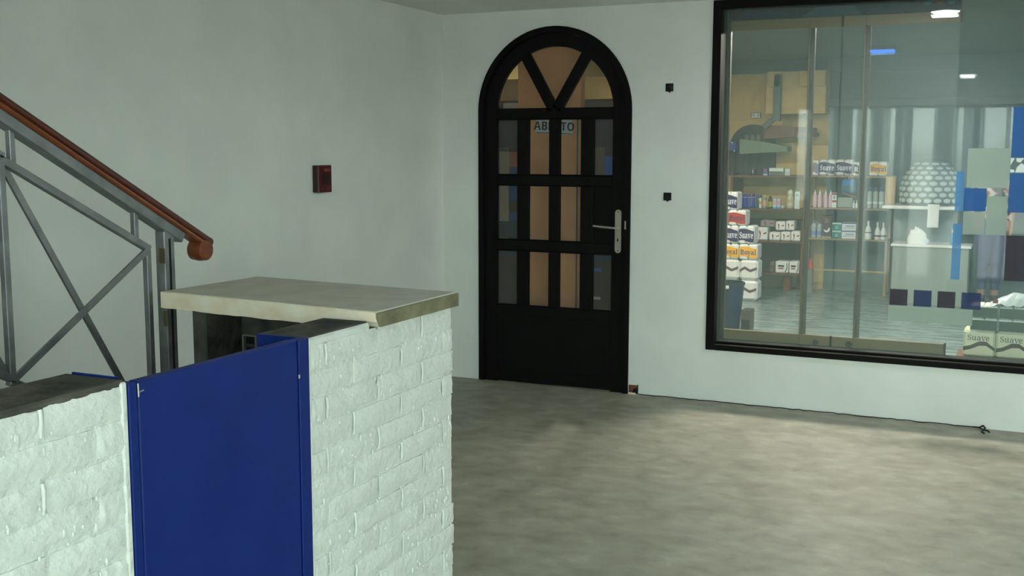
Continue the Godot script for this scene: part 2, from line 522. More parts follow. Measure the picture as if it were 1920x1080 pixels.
func door() -> void:
	var d := struct_root("door_1", "black arched door with small glass panes and a steel lever handle")
	var bk: Material = mats.black_paint
	var cx := -2.8375
	var cy := 1.853
	obj("door_frame", prism(arch_ring(cx, cy, 0.5465, 0.508, 0.0), WZ - 0.14, WZ + 0.012), bk, d)
	var z0 := WZ - 0.050
	var z1 := WZ - 0.006
	# arched head of the leaf, with its stiles
	obj("leaf_frame", prism(arch_ring(cx, cy, 0.505, 0.418, 0.0), z0, z1), bk, d)
	var xs := [-3.2555, -3.246, -3.100, -3.020, -2.867, -2.795, -2.640, -2.556, -2.404, -2.4195]
	var L := cx - 0.4185
	var R := cx + 0.4185
	for y in [[1.801, 1.872], [1.360, 1.427], [0.916, 0.987]]:
		obj("rail", box2(Vector3(L, y[0], z0 + 0.002), Vector3(R, y[1], z1 - 0.002), 0.004), bk, d)
	obj("lower_panel", box2(Vector3(L, 0.008, z0), Vector3(R, 0.537, z1), 0.003), bk, d)
	obj("panel_moulding", box2(Vector3(L + 0.05, 0.10, z1), Vector3(R - 0.05, 0.47, z1 + 0.004), 0.003), bk, d)
	for row in [[1.427, 1.801], [0.987, 1.360], [0.537, 0.916]]:
		for m in [[-3.100, -3.020], [-2.867, -2.795], [-2.640, -2.556]]:
			obj("muntin", box2(Vector3(m[0], row[0], z0 + 0.002), Vector3(m[1], row[1], z1 - 0.002), 0.004), bk, d)
		for c in [[L, -3.100], [-3.020, -2.867], [-2.795, -2.640], [-2.556, R]]:
			if row[0] > 0.9 and row[0] < 1.0 and c[0] > -2.6:
				obj("lock_panel", box2(Vector3(c[0], row[0], z0), Vector3(c[1], row[1], z1 - 0.004), 0.003), bk, d)
			else:
				obj("pane", box2(Vector3(c[0] + 0.001, row[0] + 0.001, WZ - 0.031), Vector3(c[1] - 0.001, row[1] - 0.001, WZ - 0.025), 0.0), mats.pane_clear, d)
				var b := begin()
				for e in [[c[0], row[0], c[0] + 0.007, row[1]], [c[1] - 0.007, row[0], c[1], row[1]], [c[0], row[0], c[1], row[0] + 0.007], [c[0], row[1] - 0.007, c[1], row[1]]]:
					add_box(b, Vector3((e[0] + e[2]) * 0.5, (e[1] + e[3]) * 0.5, WZ - 0.022), Vector3(e[2] - e[0], e[3] - e[1], 0.008), 0.002)
				obj("glazing_bead", b.commit(), bk, d)
	# the fan of two bars over the top rail, with three curved panes
	var v := Vector3(-2.833, 1.872, (z0 + z1) * 0.5)
	obj("fan_bar", bar(v + Vector3(-0.012, -0.01, 0), Vector3(-3.052, 2.225, v.z), 0.07, 0.04, 0.003, Vector3.BACK), bk, d)
	obj("fan_bar", bar(v + Vector3(0.012, -0.01, 0), Vector3(-2.606, 2.222, v.z), 0.07, 0.04, 0.003, Vector3.BACK), bk, d)
	var fan := [[PI, 2.09], [2.09, 1.047], [1.047, 0.0]]
	for f in fan:
		var p := PackedVector2Array([Vector2(cx, 1.874)])
		for i in 15:
			var a := lerpf(f[0], f[1], i / 14.0)
			p.append(Vector2(cx + 0.4175 * cos(a), maxf(cy + 0.4175 * sin(a), 1.874)))
		obj("pane", prism(p, WZ - 0.031, WZ - 0.025), mats.pane_clear, d)
	# lock: long rounded plate, lever, keyhole, strike
	var plate := PackedVector2Array()
	for i in 13:
		var a := PI * i / 12.0
		plate.append(Vector2(-2.375 + 0.0215 * cos(a), 1.190 + 0.0215 * sin(a)))
	for i in 13:
		var a := PI + PI * i / 12.0
		plate.append(Vector2(-2.375 + 0.0215 * cos(a), 0.949 + 0.0215 * sin(a)))
	var lp := obj("lock_plate", prism(plate, z1, z1 + 0.006), mats.satin_steel, d)
	obj("keyhole", prism(PackedVector2Array([Vector2(-2.381, 1.004), Vector2(-2.371, 1.004), Vector2(-2.373, 1.024), Vector2(-2.379, 1.024)]), z1 + 0.006, z1 + 0.0068), mats.dark_hole, lp)
	for y in [1.196, 0.943]:
		obj("screw", lathe([[0.0, 0.002], [0.003, 0.002], [0.004, 0.0]], 10, Vector3(-2.375, y, z1 + 0.006), Basis(Vector3.RIGHT, PI / 2)), mats.dark_hole, lp)
	obj("lever", tube([Vector3(-2.377, 1.094, z1), Vector3(-2.377, 1.094, z1 + 0.045), Vector3(-2.385, 1.094, z1 + 0.055), Vector3(-2.46, 1.098, z1 + 0.055), Vector3(-2.53, 1.104, z1 + 0.052)], 0.008, 12), mats.satin_steel, d)
	obj("strike_plate", box2(Vector3(-2.327, 1.085, WZ - 0.004), Vector3(-2.317, 1.14, WZ + 0.014), 0.001), mats.satin_steel, d, Vector3.ZERO, "small worn steel strike plate in the frame")

func window() -> void:
	var w := struct_root("window_1", "wide black framed shop window with bronze glass leaves behind it")
	var bk: Material = mats.black_paint
	var X0 := -1.775
	var X1 := 1.3
	var Y0 := 0.338
	var Y1 := 2.505
	var zf := WZ + 0.012
	var zb := WZ - 0.15
	obj("frame_stile", box2(Vector3(X0, Y0, zb), Vector3(X0 + 0.052, Y1, zf), 0.003), bk, w)
	obj("frame_stile", box2(Vector3(X1 - 0.052, Y0, zb), Vector3(X1, Y1, zf), 0.003), bk, w)
	obj("frame_sill", box2(Vector3(X0 + 0.052, Y0, zb), Vector3(X1 - 0.052, Y0 + 0.036, zf), 0.003), bk, w)
	obj("sill_bead", box2(Vector3(X0 + 0.052, Y0 + 0.036, zb), Vector3(X1 - 0.052, Y0 + 0.052, WZ - 0.035), 0.003), bk, w)
	obj("frame_head", box2(Vector3(X0 + 0.052, 2.452, zb), Vector3(X1 - 0.052, Y1, zf), 0.003), bk, w)
	obj("pane", box2(Vector3(X0 + 0.052, Y0 + 0.052, GLASS_Z - 0.004), Vector3(X1 - 0.052, 2.452, GLASS_Z + 0.004)), mats.pane_shop, w)
	# two frameless leaves behind: each with a top rail, a bottom rail and a pane
	var lz := -6.965
	for leaf in [[-1.722, -1.034], [-1.022, -0.372]]:
		obj("top_rail", box2(Vector3(leaf[0], 2.332, lz - 0.014), Vector3(leaf[1], 2.394, lz + 0.014), 0.003), mats.rail_bronze, w)
		obj("bottom_rail", box2(Vector3(leaf[0], 0.372, lz - 0.014), Vector3(leaf[1], 0.452, lz + 0.014), 0.003), mats.rail_bronze, w)
		obj("leaf_pane", box2(Vector3(leaf[0], 0.452, lz - 0.003), Vector3(leaf[1], 2.332, lz + 0.003)), mats.pane_leaf, w)
	for y in [[2.332, 2.394], [0.372, 0.452]]:
		obj("rail_gap_fill", box2(Vector3(-1.034, y[0], lz - 0.010), Vector3(-1.022, y[1], lz + 0.008)), mats.black_paint, w)  # black block stands in for the dark open gap between the rails
	obj("stile", box2(Vector3(X0 + 0.05, 0.372, lz - 0.02), Vector3(X0 + 0.075, 2.40, lz + 0.02), 0.002), mats.stile_bronze, w)
	for x in [-1.205, -0.880]:
		obj("stile", box2(Vector3(x - 0.017, 0.372, lz - 0.05), Vector3(x + 0.014, 2.395, lz - 0.02), 0.003), mats.stile_bronze, w)
		obj("stile_edge", box2(Vector3(x - 0.018, 0.372, lz - 0.02), Vector3(x - 0.011, 2.395, lz + 0.018), 0.001), mats.rail_bronze, w)
	obj("end_clip", box2(Vector3(-0.372, 2.326, lz - 0.02), Vector3(-0.362, 2.40, lz + 0.02), 0.001), mats.stile_bronze, w)
	obj("end_clip", box2(Vector3(-0.372, 0.372, lz - 0.02), Vector3(-0.362, 0.46, lz + 0.02), 0.001), mats.stile_bronze, w)
	for s in [[-1.18, 0.398], [-0.98, 0.40]]:
		obj("lock_disc", lathe([[0.0, 0.004], [0.016, 0.004], [0.019, 0.0]], 16, Vector3(s[0] + 0.06, s[1] + 0.01, lz + 0.014), Basis(Vector3.RIGHT, PI / 2)), mats.stile_bronze, w)
	# squares of film stuck on the glass
	var fz := GLASS_Z + 0.0045
	var pale := film("film_pale", Color(0.55, 0.61, 0.585), 0.66)
	var pale2 := film("film_pale_thin", Color(0.55, 0.61, 0.59), 0.45)
	var blue := film("film_blue", Color(0.09, 0.34, 0.58), 0.72)
	var sky_blue := film("film_sky_blue", Color(0.28, 0.50, 0.68), 0.6)
	var navy := film("film_navy", Color(0.07, 0.16, 0.34), 0.75)
	var plum := film("film_plum", Color(0.15, 0.12, 0.19), 0.78)
	for f in [
		[-0.291, -0.069, 1.386, 1.610, pale], [-0.300, -0.181, 1.252, 1.383, blue], [-0.347, -0.304, 1.249, 1.476, sky_blue],
		[-0.178, -0.071, 1.118, 1.339, pale], [-0.299, -0.182, 1.118, 1.249, pale2], [-0.350, -0.302, 0.854, 1.177, sky_blue],
		[-0.681, -0.581, 0.684, 0.780, plum], [-0.547, -0.448, 0.684, 0.780, navy], [-0.415, -0.318, 0.684, 0.780, plum], [-0.285, -0.181, 0.684, 0.780, navy],
		[-0.686, -0.221, 0.588, 0.681, pale], [-0.066, 0.20, 1.25, 1.47, blue], [-0.066, 0.20, 1.56, 1.84, blue], [-0.066, 0.20, 0.86, 1.118, plum]]:
		obj("film_square", box2(Vector3(f[0], f[2], fz), Vector3(f[1], f[3], fz + 0.0006)), f[4], w)
	var wlogo := film("film_white", Color(0.82, 0.86, 0.86), 0.9)
	for lg in [[Vector2(-0.066, 1.555), Vector2(-0.045, 1.555), Vector2(-0.066, 1.515)], [Vector2(-0.038, 1.555), Vector2(0.004, 1.555), Vector2(-0.018, 1.530), Vector2(-0.036, 1.536)], [Vector2(-0.066, 1.475), Vector2(-0.046, 1.475), Vector2(-0.046, 1.49), Vector2(-0.066, 1.492)], [Vector2(-0.040, 1.475), Vector2(0.012, 1.475), Vector2(0.008, 1.515), Vector2(-0.010, 1.527), Vector2(-0.032, 1.505)]]:
		obj("film_emblem", prism(PackedVector2Array(lg), fz, fz + 0.0006), wlogo, w)

# ------------------------------------------------------------------ brick parapet and gate
func brick_variants(n: int, L: float, H: float, D: float) -> Array:
	# painted bricks: uneven face towards +x, soft edges; origin at the middle of the face
	var out := []
	for k in n:
		var nz := FastNoiseLite.new()
		nz.seed = 100 + k
		nz.frequency = 9.0
		nz.fractal_octaves = 3
		var us := 9
		var vs := 4
		var g := []
		for i in us + 1:
			var row := []
			for j in vs + 1:
				var u := lerpf(-L * 0.5, L * 0.5, i / float(us))
				var v := lerpf(-H * 0.5, H * 0.5, j / float(vs))
				var e := 0.0
				if i == 0 or i == us:
					e = 0.0055
				if j == 0 or j == vs:
					e = 0.0045
				var d := nz.get_noise_2d(u * 3.0, v * 5.0) * 0.004 - e
				var ju := nz.get_noise_2d(v * 9.0 + 40.0, u + float(i)) * 0.0035 if i == 0 or i == us else 0.0
				var jv := nz.get_noise_2d(u * 6.0 + 90.0, float(j)) * 0.0025 if j == 0 or j == vs else 0.0
				row.append(Vector3(d, v + jv, u + ju))
			g.append(row)
		var st := begin()
		st.set_smooth_group(1)
		for i in us:
			for j in vs:
				for v in [g[i][j], g[i + 1][j + 1], g[i + 1][j], g[i][j], g[i][j + 1], g[i + 1][j + 1]]:
					st.add_vertex(v)
		var rim := []
		for i in us:
			rim.append(g[i][0])
		for j in vs:
			rim.append(g[us][j])
		for i in us:
			rim.append(g[us - i][vs])
		for j in vs:
			rim.append(g[0][vs - j])
		st.set_smooth_group(2)
		for i in rim.size():
			var a: Vector3 = rim[i]
			var b: Vector3 = rim[(i + 1) % rim.size()]
			var a2 := Vector3(-D, a.y, a.z)
			var b2 := Vector3(-D, b.y, b.z)
			for v in [a, b, b2, a, b2, a2]:
				st.add_vertex(v)
		st.generate_normals()
		out.append(st.commit())
	return out

func lay_bricks(parent: Node3D, z_near: float, z_far: float, shift: float, x_face: float, top: float, full: Array, half: Array, L: float, c: float, sd: int) -> void:
	# courses from the top down, running bond, seen on the +x face; z runs from z_near to z_far (more negative)
	var r := RandomNumberGenerator.new()
	r.seed = sd
	var beads := []
	var course := 0
	var y := top - c * 0.5
	while y > 0.0:
		var z := z_near + (L * 0.5 if course % 2 == 0 else 0.0) + shift
		while z > z_far - L:
			var a := minf(z, z_near)
			var b := maxf(z - L, z_far)
			if a - b > 0.05:
				var ln := a - b
				var src: Array = full if ln > L * 0.75 else half
				var ref := (L if ln > L * 0.75 else L * 0.5) - 0.012
				var o := obj("brick", src[r.randi() % src.size()], mats.painted_brick, parent)
				o.scale = Vector3(1, 1, (ln - 0.012) / ref)
				var jut := r.randf_range(-0.003, 0.003)
				var dz := 0.0
				if z - L <= z_far + 0.001:
					dz = r.randf_range(-0.006, 0.004)
				if a < z_near - 0.02:
					beads.append(Vector3(x_face, y, a + r.randf_range(-0.002, 0.002)))
				o.position = Vector3(x_face + jut, y + r.randf_range(-0.0015, 0.0015), (a + b) * 0.5 + dz)
			z -= L
		y -= c
		course += 1
	# thick paint run down the upright joints
	var st := begin()
	for b in beads:
		if r.randf() < 0.2:
			continue
		var w := r.randf_range(0.0025, 0.0055)
		var h := c * r.randf_range(0.35, 0.52)
		var pts := []
		for i in 5:
			var f := i / 4.0
			pts.append(b + Vector3(-0.004 + 0.0035 * sin(f * PI), lerpf(-h, h, f), r.randf_range(-0.002, 0.002)))
		add_tube(st, pts, w, 6)
	var m := obj("paint_beads", st.commit(), mats.painted_brick, parent)
	m.set_meta("kind", "stuff")

func parapet_and_gate() -> void:
	var XF := -1.735
	var XB := -1.900
	var L := 0.272
	var c := 0.0765
	var full := brick_variants(7, L - 0.012, c - 0.008, 0.158)
	var half := brick_variants(5, L * 0.5 - 0.012, c - 0.008, 0.158)
	var lump := begin()
	# far piece, which carries the counter top
	var p := thing("brick_parapet", "white painted brick wall under the concrete counter top, right of the blue gate", "brick wall", Vector3.ZERO, "white brick parapet on both sides of the gate")
	obj("mortar_core", box2(Vector3(XB, 0, -2.446), Vector3(XF - 0.0062, 1.066, -3.283), 0.004), mats.painted_mortar, p)
	lay_bricks(p, -2.450, -3.289, 0.055, XF, 1.072, full, half, L, c, 3)
	obj("top_course", box2(Vector3(XB, 1.062, -2.447), Vector3(XF - 0.002, 1.088, -2.762), 0.006), mats.painted_brick, p)
	obj("cement_cap", box2(Vector3(XB - 0.002, 1.07, -2.448), Vector3(XF - 0.010, 1.0925, -2.760), 0.004), mats.raw_cement, p, Vector3.ZERO, "bare dark cement on top of the wall")
	add_drips(p, XF, -2.47, -3.27, 1.06, 21, 240)
	obj("smooth_edge", box2(Vector3(XB, 0, -2.446), Vector3(XF + 0.001, 1.088, -2.459), 0.004), mats.painted_mortar, p)
	# near piece
	var q := thing("brick_parapet", "white painted brick wall left of the blue gate, near the viewer", "brick wall", Vector3.ZERO, "white brick parapet on both sides of the gate")
	obj("mortar_core", box2(Vector3(XB, 0, -0.60), Vector3(XF - 0.0062, 1.088, -1.768), 0.004), mats.painted_mortar, q)
	lay_bricks(q, -0.60, -1.774, 0.01, XF, 1.098, full, half, L, c, 7)
	obj("cement_cap", box2(Vector3(XB - 0.012, 1.085, -0.60), Vector3(XF - 0.004, 1.1035, -1.776), 0.005), mats.raw_cement, q, Vector3.ZERO, "bare dark cement on top of the wall")
	add_drips(q, XF, -0.9, -1.75, 1.07, 22, 240)
	obj("smooth_edge", box2(Vector3(XB, 0, -1.757), Vector3(XF + 0.001, 1.100, -1.776), 0.004), mats.painted_mortar, q)
	# gate
	var g := thing("gate", "blue sheet steel gate between the two white brick walls", "gate")
	var bl: Material = mats.blue_steel
	obj("panel", box2(Vector3(XF - 0.028, 0.05, -1.806), Vector3(XF + 0.002, 1.0945, -2.392), 0.003), bl, g)
	obj("frame_post", box2(Vector3(XF - 0.03, 0.0, -1.777), Vector3(XF + 0.003, 1.094, -1.802), 0.002), bl, g)
	obj("frame_post", box2(Vector3(XF - 0.03, 0.0, -2.397), Vector3(XF + 0.003, 1.092, -2.444), 0.002), bl, g)
	obj("jamb_lining", box2(Vector3(XB, 0.0, -1.779), Vector3(XF - 0.03, 1.106, -1.785), 0.001), bl, g)
	obj("jamb_lining", box2(Vector3(XB, 0.0, -2.436), Vector3(XF - 0.03, 1.092, -2.444), 0.001), bl, g)
	obj("hinge_pin", tube([Vector3(XF + 0.004, 1.055, -2.3945), Vector3(XF + 0.004, 1.092, -2.3945)], 0.003, 8), bl, g)
	obj("hinge_pin", tube([Vector3(XF + 0.004, 0.99, -2.3945), Vector3(XF + 0.004, 1.0, -2.3945)], 0.0025, 8), mats.satin_steel, g)
	obj("weld_scar", bar(Vector3(XF + 0.003, 1.060, -1.8055), Vector3(XF + 0.003, 1.091, -1.8045), 0.004, 0.004, 0.001), mats.satin_steel, g)
	obj("weld_scar", bar(Vector3(XF + 0.003, 1.070, -1.806), Vector3(XF + 0.003, 1.073, -1.822), 0.003, 0.003, 0.001), mats.satin_steel, g)

func add_drips(parent: Node3D, xf: float, za: float, zb: float, top: float, sd: int, n: int) -> void:
	# lumps and runs of thick paint on the face
	var r := RandomNumberGenerator.new()
	r.seed = sd
	var st := begin()
	for i in n:
		var z := lerpf(za, zb, r.randf())
		var y := r.randf_range(0.15, top)
		var w := r.randf_range(0.0016, 0.0042)
		var h := w * r.randf_range(1.0, 3.6)
		var b := Basis(Vector3(0.0035, 0, 0), Vector3(0, h, 0), Vector3(0, 0, w))
		for k in 6:
			var a0 := TAU * k / 6.0
			var a1 := TAU * (k + 1) / 6.0
			var o := Vector3(xf - 0.002, y, z)
			var p0 := o + b * Vector3(0, sin(a0), cos(a0))
			var p1 := o + b * Vector3(0, sin(a1), cos(a1))
			var m0 := o + b * Vector3(0.8, 0.6 * sin(a0), 0.6 * cos(a0))
			var m1 := o + b * Vector3(0.8, 0.6 * sin(a1), 0.6 * cos(a1))
			quad(st, p0, p1, m1, m0, Vector3(0.5, sin(a0), cos(a0)))
			tri(st, m0, m1, o + b * Vector3(1.05, 0, 0), Vector3.RIGHT)
	var m := obj("paint_drips", st.commit(), mats.painted_brick, parent)
	m.set_meta("kind", "stuff")

func counter() -> void:
	var p := [Vector2(-2.633, -2.870), Vector2(-2.618, -3.369), Vector2(-1.721, -3.286), Vector2(-1.720, -2.771)]
	# prism axes: x -> x, y -> -z, so that z of the basis points up
	var B := Basis(Vector3(1, 0, 0), Vector3(0, 0, 1), Vector3(0, -1, 0))
	var t := thing("concrete_slab", "rough concrete slab with a pale front edge lying on the brick wall", "counter")
	var slab := PackedVector2Array()
	for v in p:
		slab.append(v)
	# uneven outline
	var fine := PackedVector2Array()
	var r := RandomNumberGenerator.new()
	r.seed = 5
	for i in 4:
		var a: Vector2 = slab[i]
		var b: Vector2 = slab[(i + 1) % 4]
		for k in 10:
			var q := a.lerp(b, k / 10.0)
			if k > 0:
				q += (b - a).orthogonal().normalized() * r.randf_range(-0.0012, 0.0012)
			fine.append(q)
	var st := begin()
	var inner := PackedVector2Array()
	var cen := Vector2(-2.17, -3.07)
	for q in fine:
		inner.append(q + (cen - q).normalized() * 0.006)
	add_prism(st, fine, -1.114, -1.0755, B)
	for i in fine.size():
		var a := fine[i]
		var b := fine[(i + 1) % fine.size()]
		var ia := inner[i]
		var ib := inner[(i + 1) % fine.size()]
		var nn := Vector3((a - cen).x, 0.4, (a - cen).y)
		quad(st, Vector3(a.x, 1.114, a.y), Vector3(b.x, 1.114, b.y), Vector3(ib.x, 1.120, ib.y), Vector3(ia.x, 1.120, ia.y), nn)
	var tt := Geometry2D.triangulate_polygon(inner)
	for i in range(0, tt.size(), 3):
		tri(st, Vector3(inner[tt[i]].x, 1.12, inner[tt[i]].y), Vector3(inner[tt[i + 1]].x, 1.12, inner[tt[i + 1]].y), Vector3(inner[tt[i + 2]].x, 1.12, inner[tt[i + 2]].y), Vector3.UP)
	obj("slab", st.commit(), mats.slab_concrete, t)
	# pale plastered front edge: runs from the left corner to the brick wall, ragged along its lower side
	var fe := begin()
	var n := 24
	var low := []
	for i in n + 1:
		var f := i / float(n)
		var base := 1.0635
		if f > 0.80:
			base = lerpf(1.0635, 1.090, clampf((f - 0.80) / 0.10, 0.0, 1.0))
		low.append(base + r.randf_range(-0.0015, 0.0015))
	var dir := (p[3] - p[0]) as Vector2
	var nrm := Vector2(-dir.y, dir.x).normalized()
	if nrm.y < 0.0:
		nrm = -nrm
	for i in n:
		var a := (p[0] as Vector2).lerp(p[3], i / float(n))
		var b := (p[0] as Vector2).lerp(p[3], (i + 1) / float(n))
		var fa := a + nrm * 0.004
		var fb := b + nrm * 0.004
		var N := Vector3(nrm.x, 0, nrm.y)
		quad(fe, Vector3(fa.x, low[i], fa.y), Vector3(fb.x, low[i + 1], fb.y), Vector3(fb.x, 1.117, fb.y), Vector3(fa.x, 1.117, fa.y), N)
		quad(fe, Vector3(fa.x, 1.117, fa.y), Vector3(fb.x, 1.117, fb.y), Vector3(b.x, 1.1195, b.y), Vector3(a.x, 1.1195, a.y), Vector3.UP)
		quad(fe, Vector3(fa.x, low[i], fa.y), Vector3(fb.x, low[i + 1], fb.y), Vector3(b.x - nrm.x * 0.02, low[i + 1], b.y - nrm.y * 0.02), Vector3(a.x - nrm.x * 0.02, low[i], a.y - nrm.y * 0.02), Vector3.DOWN)
	for e in [[p[0], low[0], Vector3.LEFT], [p[3], low[n], Vector3.RIGHT]]:
		var q: Vector2 = e[0]
		quad(fe, Vector3(q.x + nrm.x * 0.004, e[1], q.y + nrm.y * 0.004), Vector3(q.x + nrm.x * 0.004, 1.117, q.y + nrm.y * 0.004), Vector3(q.x, 1.1195, q.y), Vector3(q.x, e[1], q.y), e[2])
	tex_mat("olive_cement", noise_tex(0.012, 4, 38, [Color(0.40, 0.38, 0.29), Color(0.49, 0.47, 0.375), Color(0.55, 0.53, 0.44)], 256), Vector3(2.5, 2.5, 2.5), 0.85, null, 0.0, 0.3)
	obj("right_edge", prism(PackedVector2Array([Vector2(-3.287, 1.073), Vector2(-2.786, 1.073), Vector2(-2.768, 1.10), Vector2(-2.767, 1.116), Vector2(-3.287, 1.116)]), -1.7215, -1.714, Basis(Vector3(0, 0, 1), Vector3(0, 1, 0), Vector3(1, 0, 0))), mats.olive_cement, t, Vector3.ZERO, "olive stained cement right edge")
	obj("front_edge", fe.commit(), mats.slab_plaster, t, Vector3.ZERO, "pale bare plaster front edge")
	# what carries it on the left: a box of raw cement panels
	var s := thing("cement_alcove", "dark raw cement panels standing under the concrete slab", "masonry")
	obj("side_panel", box2(Vector3(-2.531, 0, -2.900), Vector3(-2.472, 1.062, -3.33), 0.004), mats.raw_cement, s)
	obj("back_panel", box2(Vector3(-2.472, 0, -3.085), Vector3(-1.906, 1.062, -3.14), 0.003), mats.raw_cement, s)
	var e := thing("junction_box", "small open white box with dark slots on the panel under the counter", "junction box", Vector3(-2.425, 0.915, -3.082))
	var fr := begin()
	for k in [[-0.030, -0.040, -0.024, 0.040], [0.024, -0.040, 0.030, 0.040], [-0.024, 0.034, 0.024, 0.040], [-0.024, -0.040, 0.024, -0.034]]:
		add_box(fr, Vector3((k[0] + k[2]) * 0.5, (k[1] + k[3]) * 0.5, 0.008), Vector3(k[2] - k[0], k[3] - k[1], 0.02), 0.002)
	obj("rim", fr.commit(), mat("box_rim", Color(0.50, 0.50, 0.47), 0.6), e)
	obj("hollow", box2(Vector3(-0.024, -0.034, -0.002), Vector3(0.024, 0.034, 0.002)), mats.dark_hole, e)
	obj("crossbar", box2(Vector3(-0.024, -0.004, 0.002), Vector3(0.024, 0.006, 0.014), 0.002), mats.raw_cement, e)

# ------------------------------------------------------------------ stairs and railing
func railing() -> void:
	var X := -2.700
	var m := 0.545                               # rise towards the viewer, per metre of z
	var steel: Material = mats.galvanised
	var r := thing("stair_railing", "galvanised steel stair railing with crossed bars and a reddish wooden handrail", "railing")
	var rail_y := func(z: float) -> float: return 1.319 + (z + 2.948) * m      # underside of the steel rail
	var top_z := -1.20
	# wooden handrail: rounded section swept up the slope, with a turned-down end
	var half_sec := [Vector2(0.0, 0.023), Vector2(0.014, 0.022), Vector2(0.024, 0.017), Vector2(0.030, 0.008), Vector2(0.031, 0.000), Vector2(0.028, -0.005), Vector2(0.0245, -0.007)]
	var foot_sec := [Vector2(0.0, -0.006), Vector2(0.0245, -0.006), Vector2(0.029, -0.009), Vector2(0.030, -0.014), Vector2(0.028, -0.019), Vector2(0.023, -0.022), Vector2(0.0, -0.022)]
	var secs := []
	for hs in [half_sec, foot_sec]:
		var pp := PackedVector2Array()
		for v in hs:
			pp.append(v)
		for k in range(hs.size() - 1, -1, -1):
			if hs[k].x > 0.001:
				pp.append(Vector2(-hs[k].x, hs[k].y))
		secs.append(pp)
	var slope := Vector3(0, m, 1).normalized()
	var up := Vector3(0, 1, -m).normalized()
	var zl := -3.185
	var a0 := Vector3(X, rail_y.call(zl) + 0.066, zl)
	var a1 := Vector3(X, rail_y.call(top_z) + 0.066, top_z)
	var wood: Material = mats.handrail_wood
	var hr := obj("handrail", prism(secs[0], 0.0, (a1 - a0).length(), Basis(Vector3.RIGHT, up, slope), a0), wood, r, Vector3.ZERO, "dark reddish varnished wooden handrail")
	obj("handrail_foot", prism(secs[1], 0.0, (a1 - a0).length(), Basis(Vector3.RIGHT, up, slope), a0), mats.handrail_foot_wood, hr, Vector3.ZERO, "paler orange brown lower moulding of the handrail")
	var knob := begin()
	add_lathe(knob, [[0.0, -0.034], [0.030, -0.034], [0.038, -0.028], [0.041, 0.0], [0.038, 0.028], [0.030, 0.034], [0.0, 0.034]], 28, Vector3(X, 1.236, -3.150), Basis(Vector3.BACK, PI / 2))
	obj("handrail_end", knob.commit(), mats.handrail_foot_wood, hr, Vector3.ZERO, "rounded scroll end of the handrail")
	var cap := lathe([[0.0, 0.0], [0.024, 0.0], [0.027, 0.006], [0.0, 0.016]], 16, a0 + slope * 0.002, Basis(Vector3.RIGHT, -slope, up))
	obj("handrail_cap", cap, wood, hr)
	# steel rail under the wood
	obj("steel_rail", bar(Vector3(X, rail_y.call(-3.045) + 0.021, -3.045), Vector3(X, rail_y.call(top_z) + 0.021, top_z), 0.038, 0.045, 0.004), steel, r)
	# end post
	obj("post", box2(Vector3(X - 0.022, 0.0, -2.945), Vector3(X + 0.020, 1.318, -2.996), 0.003), steel, r)
	obj("post_slot", box2(Vector3(X + 0.0195, 0.02, -2.966), Vector3(X + 0.0206, 1.29, -2.976)), mats.dark_hole, r)
	var rust := mat("rust", Color(0.36, 0.29, 0.20), 0.9)
	obj("rust_mark", box2(Vector3(X - 0.004, 1.205, -2.9447), Vector3(X + 0.0215, 1.258, -2.9440)), rust, r, Vector3.ZERO, "brown rust mark on the post")
	obj("rust_mark", box2(Vector3(X + 0.004, 0.985, -2.9447), Vector3(X + 0.0215, 1.04, -2.9440)), rust, r, Vector3.ZERO, "brown rust mark on the post")
	# panels of flat bars: top bar, bottom bar, two uprights, a cross, short studs to the rail
	var span := [[-2.301, -2.880], [-1.722, -2.301], [-1.22, -1.722]]
	for k in span.size():
		var zn: float = span[k][0]
		var zf: float = span[k][1]
		var ty := func(z: float) -> float: return rail_y.call(z) - 0.097
		var by := func(z: float) -> float: return rail_y.call(z) - 0.757
		obj("upright", box2(Vector3(X - 0.011, by.call(zn), zn - 0.011), Vector3(X + 0.011, ty.call(zn), zn + 0.011), 0.002), steel, r)
		if k == 0:
			obj("upright", box2(Vector3(X - 0.011, by.call(zf), zf - 0.011), Vector3(X + 0.011, ty.call(zf), zf + 0.011), 0.002), steel, r)
		obj("top_bar", bar(Vector3(X, ty.call(zf), zf - 0.010), Vector3(X, ty.call(zn), zn + 0.010), 0.024, 0.022, 0.002), steel, r)
		obj("bottom_bar", bar(Vector3(X, by.call(zf), zf - 0.010), Vector3(X, by.call(zn), zn + 0.010), 0.024, 0.022, 0.002), steel, r)
		obj("cross_bar", bar(Vector3(X - 0.006, by.call(zf), zf), Vector3(X - 0.006, ty.call(zn), zn), 0.022, 0.010, 0.001), steel, r)
		obj("cross_bar", bar(Vector3(X + 0.006, ty.call(zf), zf), Vector3(X + 0.006, by.call(zn), zn), 0.022, 0.010, 0.001), steel, r)
		for z in [zn - 0.042, zf + 0.052]:
			obj("stud", box2(Vector3(X - 0.010, ty.call(z), z - 0.010), Vector3(X + 0.010, rail_y.call(z) + 0.006, z + 0.010), 0.002), steel, r)
	# steps against the left wall
	var s := struct_root("staircase", "cement stairs rising along the left wall")
	for k in 8:
		var z := -2.90 + 0.30 * k
		var y := 0.1635 * (k + 1)
		obj("step", box2(Vector3(LX, 0.0, z), Vector3(X - 0.03, y, z + 0.305), 0.004), mats.raw_cement, s)

